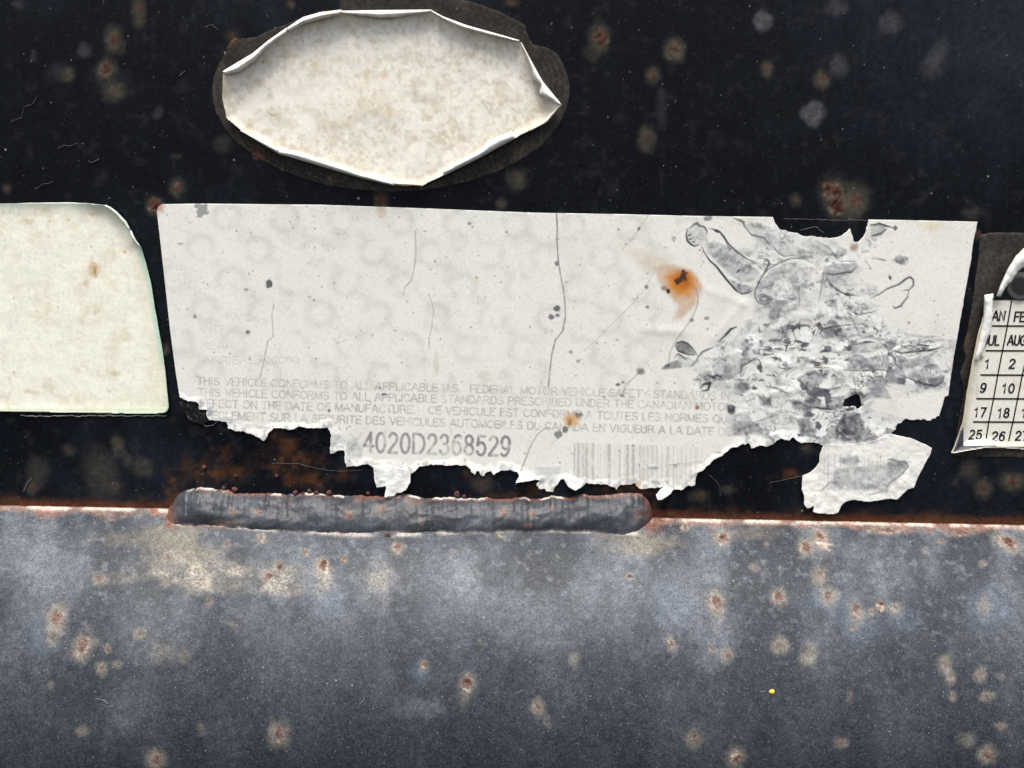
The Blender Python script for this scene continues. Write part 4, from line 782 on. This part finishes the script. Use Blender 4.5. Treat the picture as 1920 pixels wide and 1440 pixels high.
def label_c(u, v, D):
    c = np.tile(LBASE, (len(u), 1))
    c = c * (.975 + .05 * fbm(u, v, 60, 4, 37))[:, None]
    c = mixc(c, (.60, .57, .49), .30 * sst(fbm(u, v, 45, 4, 38), .58, .78))
    # ghost pattern of rings and slanted bars
    gp = np.zeros(len(u), np.float32); sel = u < 1330
    for i in range(-8, 16):
        for j in range(-1, 10):
            x_ = 376 + 108 * i + 58 * j - 0 * j; y_ = 464 + 3 * i + 60 * j
            if not (290 < x_ < 1330 and 380 < y_ < 740): continue
            k = np.nonzero((np.abs(u - x_) < 60) & (np.abs(v - y_) < 45))[0]
            du, dv = u[k] - x_, v[k] - y_; r = np.hypot(du, dv * 1.1)
            gp[k] = np.maximum(gp[k], np.exp(-((r - 24) / 8.0) ** 2))
            a_, b_ = du * .78 + dv * .62 - 42, -du * .62 + dv * .78
            gp[k] = np.maximum(gp[k], .9 * np.exp(-(b_ / 10) ** 2) * sst(np.abs(a_), 26, 16))
    c = mixc(c, (.48, .472, .43), gp * .36 * sst(fbm(u, v, 30, 4, 48), .30, .62))
    pr = PRT.at(u, v); wear = .38 + .70 * sst(fbm(u, v, 11, 4, 49), .28, .54) * (.5 + .7 * fbm(u, v, 75, 3, 59))
    c = mixc(c, (.235, .23, .225), pr * wear * .95)
    cr = crumple(u, v); f1, f2 = warpn(u, v)
    c = mixc(c, (.68, .68, .66), sst(cr, .2, .7) * .6)
    patch = cr * sst(f1, .54, .59) * (.35 + .9 * fbm(u, v, 14, 3, 60))
    c = mixc(c, (.36, .362, .37), np.clip(patch, 0, .8))
    c = mixc(c, (.22, .225, .24), cr * sst(f1, .61, .66) * .7 * sst(fbm(u, v, 8, 3, 51), .35, .6))
    c = mixc(c, (.12, .125, .14), cr * np.maximum(sst(fbm(u + 11, v * 1.4, 20, 4, 61), .58, .64) * sst(f2, .46, .54), sst(fbm(u + 50, v * 1.5, 12, 3, 55), .66, .72)) * .85)
    c = mixc(c, (.78, .78, .76), cr * sst(fbm(u + 77, v, 18, 4, 52), .54, .62) * .8)
    gt = fbm(u, v, 34, 3, 62)
    for lv, wd in ((.45, .008), (.52, .009), (.59, .009)):
        c = mixc(c, (.075, .078, .09), cr * np.exp(-((f1 - lv) / wd) ** 2) * sst(gt, .42, .56) * .9)
    for lv in (.45, .58):
        c = mixc(c, (.10, .10, .115), cr * np.exp(-((f2 - lv) / .013) ** 2) * sst(fbm(u, v, 26, 3, 63), .48, .60) * .85)
    c = mixc(c, (.30, .22, .15), cr * np.exp(-((f2 - .55) / .010) ** 2) * sst(fbm(u, v, 55, 3, 53), .54, .66) * .6)
    g = GRY.at(u, v); c = mixc(c, (.33, .336, .35), g * .95)
    c = mixc(c, (.13, .14, .165), np.clip(g - .45, 0, 1) * 1.5 * sst(fbm(u, v, 6, 4, 28), .45, .7))
    # rust bleeding through
    def stain(pts, colr, k, soft, s):
        p = np.asarray(pts, float); ins = inside(u, v, p); d, _, _ = near(u, v, p, True, 40.0)
        mk = np.where(ins, np.clip(.5 + d / soft, 0, 1), np.clip(.5 - d / soft, 0, 1)) * k * (.55 + .8 * fbm(u, v, 16, 4, s))
        return mixc(c, colr, np.clip(mk, 0, 1))
    c = stain(Z4([(-60,310),(100,340),(200,368),(300,392),(270,440),(140,520),(60,440)]), (.56, .47, .35), .55, 16, 1)
    c = stain(Z4([(185,460),(260,435),(400,460),(480,520),(525,600),(490,690),(440,760),(360,830),(310,825),(345,740),(300,680),(240,620),(200,540)]), (.52, .32, .19), .68, 8, 2)
    c = stain(Z4([(250,520),(340,480),(440,495),(490,590),(440,670),(340,660),(280,600)]), (.56, .21, .025), 1.0, 16, 3)
    c = stain(Z4([(310,540),(350,490),(420,500),(440,580),(400,620),(330,600)]), (.42, .115, .010), 1.0, 10, 4)
    c = mixc(c, (.035, .015, .012), np.maximum.reduce([blob(u, v, 1281, 519, 8, 10, 20, .3, 1.3, 6), blob(u, v, 1274, 527, 6, 6, 0, .3, 1.3, 7), blob(u, v, 1286, 512, 4, 4, 0, .3, 1.2, 8)]) * .92); c = mixc(c, (.05, .025, .01), blob(u, v, 1252, 545, 5, 5, 0, .4, .8, 7))
    for (x_, y_, rx, ry, cc, k) in [(298,390,15,14,(.42,.19,.08),.8),(716,392,9,16,(.55,.36,.18),.55),(1071,788,17,14,(.55,.30,.06),.75),(1069,792,6,7,(.25,.10,.02),.9),(894,521,3,3,(.55,.33,.05),1),(366,593,5,5,(.22,.14,.06),.8),(464,623,5,4,(.12,.08,.04),.9),(1201,697,8,8,(.16,.11,.07),.8),(1070,660,5,4,(.2,.12,.07),.7),(1083,677,5,3.5,(.2,.12,.07),.7),(1307,764,4.5,4.5,(.25,.12,.03),.9),(1748,423,26,12,(.62,.52,.30),.5),(1601,463,8,9,(.30,.19,.13),.8),(1196,908,6,10,(.62,.36,.16),.8),(1611,752,5,9,(.45,.22,.05),.7),(818,680,6,26,(.50,.47,.33),.45),(906,705,18,12,(.56,.51,.38),.45),(1628,545,3,3,(.4,.2,.1),.6),(1530,608,30,8,(.5,.46,.4),.3)]:
        c = mixc(c, cc, blob(u, v, x_, y_, rx, ry, 0, .75, .6, 12) * k)
    # clean torn fibre along the ragged lower edge
    tl = tearlift(u, v)
    c = mixc(c, (.78, .78, .77), sst(tl, .3, .8) * .4 * sst(fbm(u, v, 16, 3, 22), .38, .6)); c = mixc(c, (.34, .34, .355), sst(tl, .1, .5) * .7 * sst(fbm(u, v * .7, 8, 4, 13), .48, .66))
    c = mixc(c, (.62, .48, .36), sst(D, 4, 0) * .25 * sst(fbm(u, v, 30, 3, 14), .5, .7))
    c = mixc(c, (.050, .053, .062), INK.at(u, v))
    return c
def label_r(u, v, D): return np.clip(.52 - .22 * crumple(u, v) * fbm(u, v, 12, 3, 15), .25, .8)
keep(sheet('sheet', LABEL, [HOLE], 1.5, label_h, label_c, M_label, None, .14 * MM, label_r), cert)
# hanging scraps
def scrap(pts, lift, tone, s, dirx=0, diry=1):
    q = ragged(pts, 2.6, 1.0, s, closed=True); ctr = q.mean(0)
    def hh(u, v, D): return np.maximum(.22 * MM + lift * MM * (.25 + .9 * fbm(u, v, 22, 4, s)) * (.4 + np.clip((v - q[:, 1].min()) / (np.ptp(q[:, 1]) + 1), 0, 1)), .1 * MM)
    def cc(u, v, D):
        c = label_c(u, v, D); return mixc(c, (.78, .78, .77), np.full(len(u), tone))
    keep(sheet('torn_flap', q, [], 1.6, hh, cc, M_label, None, .12 * MM, label_r), cert)
scrap([(1545,834),(1600,833),(1640,826),(1671,813),(1684,817),(1709,822),(1735,833),(1747,840),(1745,851),(1732,874),(1722,893),(1714,914),(1703,917),(1693,927),(1682,937),(1671,935),(1648,938),(1632,941),(1619,940),(1603,937),(1587,940),(1577,948),(1572,961),(1564,964),(1535,963),(1524,959),(1528,944),(1522,951),(1513,954),(1508,946),(1508,929),(1503,917),(1505,893),(1522,885),(1537,867),(1537,851)], .45, .10, 22)
scrap([(1249,911),(1262,917),(1258,926),(1241,938),(1233,938),(1230,929),(1238,919)], .9, .6, 23)
scrap([(700,874),(722,876),(765,880),(770,891),(769,906),(761,919),(752,924),(745,924),(740,930),(721,932),(724,912),(706,914),(702,900)], .8, .35, 24)
scrap([(970,884),(996,886),(1008,898),(991,903),(966,905),(974,893)], 1.0, .7, 25)
scrap([(1056,896),(1070,890),(1095,902),(1090,914),(1079,920),(1066,913)], 1.0, .75, 26)
# black fuzz of glue left at the lower left corner of the label
def fuzz_c(u, v, D):
    c = np.tile(np.array([[.010, .010, .011]], np.float32), (len(u), 1)); return mixc(c, (.12, .115, .11), .7 * sst(fbm(u * 1.6, v, 5, 3, 16), .66, .8))
keep(sheet('glue_remnant', ragged([(337,748),(352,754),(365,756),(372,764),(374,771),(386,773),(387,783),(392,790),(380,796),(360,792),(345,778),(338,762)], 2.5, 1.5, 18, closed=True), [], 2.0, lambda u, v, D: .08 * MM + .25 * MM * fbm(u, v, 5, 3, 3), fuzz_c, M_resid, None, .06 * MM), cert)

# ------------------------------------------------------------------ month and day sticker at the right
cal = thing('month_sticker', 'cream month and day grid sticker with numbered squares curling at the right edge', 'sticker', tuple(on_plate([1900], [690])[0]))
Z3 = lambda L: [(1640 + a / 2.667, 380 + b / 2.667) for a, b in L]
CO = Z3([(590,478),(552,470),(546,560),(520,650),(490,790),(460,960),(440,1100),(400,1220),(381,1255),(450,1242),(550,1227),(650,1227),(745,1234)]) + [(2090,848),(2090,470),(1990,462)] + Z3([(745,245),(720,262),(662,345),(622,425),(602,470)])
def cal_h(u, v, D):
    lf = sst(u, 1880, 1820)
    return .2 * MM + (.3 + 1.0 * lf) * MM * np.clip(1 - D / 24, 0, 1) ** 2
CREAM = (.74, .715, .64)
def cal_c(u, v, D):
    c = np.tile(np.array([CREAM], np.float32), (len(u), 1))
    c = mixc(c, (.55, .46, .32), .35 * sst(fbm(u, v, 14, 4, 3), .6, .8))
    left = sst(u - (1861 - (v - 564) * .2), 1, -4) * sst(v, 556, 566)
    c = mixc(c, (.66, .61, .50), left * .8); c = mixc(c, (.50, .40, .24), left * sst(D, 9, 1) * .45)
    tp = inside(u, v, [(1858,563.5)] + Z3([(600,440),(640,380),(700,310),(745,275)]) + [(2100,480),(2100,564)])
    c[tp] = (.012, .012, .014)
    c[inside(u, v, Z3([(382,1254),(402,1220),(425,1150),(446,1120),(446,1212),(550,1215),(745,1222)]) + [(2095,838),(2095,852)] + Z3([(745,1236),(550,1230),(450,1243)]))] = (.035, .04, .055)
    c = mixc(c, (.75, .72, .64), sst(D, 2.6, .8) * sst(v, 800, 836) * .8)
    for (x_, y_, rx, ry, k) in [(1842,650,8,7,.9),(1846,642,5,9,.8),(1837,669,7,9,.8),(1832,735,4,20,.25)]: c = mixc(c, (.24, .075, .05), k * blob(u, v, x_, y_, rx, ry, 0, .7, .8, 5))
    return c
keep(sheet('sheet', ragged(CO, 5, .6, 5, closed=True), [], 2.0, cal_h, cal_c, M_print, None), cal)
keep(ribbon('curled_edge', Z3([(549,462),(545,560),(535,620),(518,700),(497,790)]), Z3([(592,455),(588,560),(580,640),(552,715),(515,795)]), 1.1 * MM, 1.2 * MM, .45 * MM, M_print, None, (.80, .79, .76), jag=1.5, s=15), cal)
keep(ribbon('curled_edge', Z3([(610,468),(625,420),(662,338),(705,268),(735,238)]) + [(1930,456),(1975,448)], Z3([(628,470),(650,430),(690,385),(715,345),(745,325)]) + [(1935,494),(1975,488)], 1.2 * MM, 1.4 * MM, .45 * MM, M_print, None, (.70, .69, .66), jag=1.5, s=16, stain=(.45,.43,.38)), cal)
def cal_top(u, v):
    return on_plate(u, v, .2 * MM + .06 * MM)
def strip(name, pts, w, par, mat, lift=.26):
    p = np.asarray(pts, float); d = np.gradient(p, axis=0); d /= np.hypot(d[:, 0], d[:, 1])[:, None]; nrm = np.c_[-d[:, 1], d[:, 0]]
    a, b = p - nrm * w / 2, p + nrm * w / 2; n = len(p)
    Vv = np.r_[on_plate(a[:, 0], a[:, 1], lift * MM), on_plate(b[:, 0], b[:, 1], lift * MM)]
    return keep(make_mesh(name, Vv, grid_faces(2, n), mat, None, np.full((2 * n, 3), .012), smooth=False), par)
for y0, x0 in ((611,1860),(657.5,1848),(703,1833),(747.5,1823.5),(791,1812)):
    strip('grid_line', resample([(x0, y0), (1960, y0 + .004 * (1960 - x0)), (2078, y0 + .5)], 30), 3.0, cal, M_ink)
for pts in ([(1897,564),(1889,611),(1880,657),(1871,703),(1863,748),(1854,792),(1847,836)], [(1928,657),(1917,703),(1908,749),(1899,793),(1889,837)], [(1945,564),(1937,611),(1928,657)], [(1973,657),(1962,703),(1952,749),(1943,793),(1933,837)]):
    strip('grid_line', pts, 2.5, cal, M_ink)
def word(name, s_, cx, cy, cap, wd, lean=0.14, par=cal, lift=.27, pw=3.0):
    V_, F_ = [], []
    for n_, q in enumerate(set_line(s_, (cx - wd / 2, cy + cap / 2 - .004 * wd), (cx + wd / 2, cy + cap / 2 + .004 * wd), cap, lean)):
        p = np.asarray(q, float); n = len(p)
        sg = np.diff(p, axis=0); sg /= np.hypot(sg[:, 0], sg[:, 1])[:, None] + 1e-9
        A_ = np.r_[sg[:1], sg]; B_ = np.r_[sg, sg[-1:]]; m_ = A_ + B_; m_ /= np.hypot(m_[:, 0], m_[:, 1])[:, None] + 1e-9
        k_ = 1 / np.clip((m_ * A_).sum(1), .55, 1); nr_ = np.c_[-m_[:, 1], m_[:, 0]] * k_[:, None]
        p[0] -= sg[0] * pw * .35; p[-1] += sg[-1] * pw * .35
        b0 = sum(len(v_) for v_ in V_)
        for sd_ in (-1, 1):
            e = p + sd_ * nr_ * pw / 2; V_.append(on_plate(e[:, 0], e[:, 1], (lift + .002 * n_) * MM))
        F_ += [(b0 + t, b0 + t + 1, b0 + n + t + 1, b0 + n + t) for t in range(n - 1)]
    Vv = np.concatenate(V_); keep(make_mesh(name, Vv, F_, M_ink, None, np.full((len(Vv), 3), .012), smooth=False), par)
for s_, a, b, w_ in (('JAN',1867,592,33),('FEB',1917,594,32),('JUL',1858,638,30),('AUG',1906,638,34)): word('printed_month', s_, a, b, 17.5, w_)
for s_, a, b, w_ in (('1',1850,682,11),('2',1897,682,11),('9',1843,727,11),('10',1889,728,24),('17',1836,773,23),('18',1880,774,23),('19',1925,774,23),('25',1828,815,24),('26',1871,818,24),('27',1915,817,24)): word('printed_number', s_, a, b, 16.5, w_)
# dark round button printed in the black band
nn = 40; dv, cc_ = [], []
for r_, h_ in ((0, .75), (15, .75), (22, .70), (24.5, .62), (27, .28)):
    for i in range(nn):
        t = 2 * math.pi * i / nn; dv.append(on_plate([1914 + r_ * 1.05 * math.cos(t)], [537 + r_ * math.sin(t)], h_ * MM)[0]); cc_.append((.02, .02, .023) if r_ < 20 else (.13, .13, .13))
keep(make_mesh('round_button', np.array(dv), [(j * nn + i, (j + 1) * nn + i, (j + 1) * nn + (i + 1) % nn, j * nn + (i + 1) % nn) for j in range(4) for i in range(nn)], M_print, None, np.array(cc_)), cal)
RO = ragged([(1838,440),(1860,436),(1900,436),(2096,440),(2096,862),(1800,856),(1784,852),(1792,820),(1803,760),(1808,735),(1800,700),(1812,668),(1806,655),(1822,580),(1832,500)], 5, 1.5, 12, closed=True)
def res_c(u, v, D):
    c = np.tile(np.array([[.034, .030, .026]], np.float32), (len(u), 1))
    sweep = fbm(u * .8 + v * .55, v * .12, 16, 4, 6)
    c = mixc(c, (.060, .056, .050), sst(sweep, .45, .75) * .7); c = mixc(c, (.10, .06, .035), blob(u, v, 1813, 640, 8, 22, 0, .8, .6, 8) * .6)
    return c
keep(sheet('adhesive_residue', RO, [], 3.0, lambda u, v, D: .05 * MM + .08 * MM * sst(D, 0, 5), res_c, M_resid, None, .1 * MM), cal)

# ------------------------------------------------------------------ small loose things
yp = on_tube(np.array([1447.]), np.array([1297.]))[0]
o = lump('yellow_fleck', yp, .46 * MM, None, M_yellow, (.8, .65, .05), 3, .6); tag(o, 'tiny bright yellow fleck stuck on the lower right of the grey tube', 'fleck')
# lint and grit scattered on the paint
LV, LF = [], []
def fibre(pts3, r):
    n0 = len(LV); pts3 = np.asarray(pts3); d = np.gradient(pts3, axis=0); d /= np.linalg.norm(d, axis=1)[:, None] + 1e-12
    for p_, t_ in zip(pts3, d):
        a = np.cross(t_, [0, 1, 0]); a /= np.linalg.norm(a) + 1e-12; b = np.cross(t_, a)
        for k in range(4): LV.append(p_ + r * (a * math.cos(k * math.pi / 2) + b * math.sin(k * math.pi / 2)))
    for i in range(len(pts3) - 1):
        for k in range(4): LF.append((n0 + i * 4 + k, n0 + i * 4 + (k + 1) % 4, n0 + i * 4 + 4 + (k + 1) % 4, n0 + i * 4 + 4 + k))
def lay(pts, r, tube=False):
    p = resample(pts, 3.0); p = p + np.c_[fbm(p[:, 0], p[:, 1], 9, 2, 4) - .5, fbm(p[:, 0], p[:, 1], 9, 2, 5) - .5] * 3
    q = on_tube(p[:, 0], p[:, 1]) + np.array([0, -.06, .05]) * MM if tube else on_plate(p[:, 0], p[:, 1], .12 * MM)
    fibre(q, r * MM)
for pts, r in [([(20,228),(40,220),(45,200),(60,195),(70,180)],.026),([(108,280),(120,272),(132,274),(144,268)],.03),([(45,921),(50,908),(60,896)],.06),([(335,143),(347,133)],.05),([(65,355),(80,345),(100,341)],.025),([(385,50),(398,47),(408,55)],.025),([(510,868),(560,870),(600,880),(640,884),(680,882)],.026),([(165,302),(172,305),(186,298)],.04),([(1330,890),(1345,905),(1350,915)],.026),([(1445,905),(1500,893),(1515,889)],.026),([(1470,410),(1560,412),(1625,413)],.03),([(1500,432),(1530,425),(1545,436)],.04),([(370,780),(385,800),(400,797),(412,785)],.05)]: lay(pts, r)
for pts, r in [([(180,1310),(194,1312),(203,1320)],.10),([(205,1325),(213,1327)],.05),([(810,1213),(816,1218),(824,1212)],.07),([(675,1320),(682,1312),(685,1300)],.07),([(1428,1060),(1440,1069)],.08),([(1355,1292),(1362,1298)],.08),([(1425,1296),(1436,1296)],.06),([(1725,1178),(1740,1182)],.08),([(712,1310),(714,1306)],.11),([(1375,1385),(1380,1380)],.09),([(270,1330),(283,1300)],.04),([(1175,1318),(1195,1322)],.06),([(968,1300),(980,1294)],.07),([(470,1302),(480,1312)],.06)]: lay(pts, r, True)
for _ in range(170):
    a, b = R_.uniform(-40, 1960), R_.uniform(-30, 940)
    if R_.random() < .4: b = R_.uniform(1000, 1440)
    L = R_.uniform(.4, 1.7); t = R_.uniform(0, 6.3); lay([(a, b), (a + L * math.cos(t), b + L * math.sin(t)), (a + L * 1.4 * math.cos(t + .6), b + L * 1.4 * math.sin(t + .6))], R_.uniform(.02, .05), b > 985)
o = make_mesh('dust_lint', np.array(LV), LF, M_lint); o['kind'] = 'stuff'; o['label'] = 'pale lint and grit scattered over the dark paint'
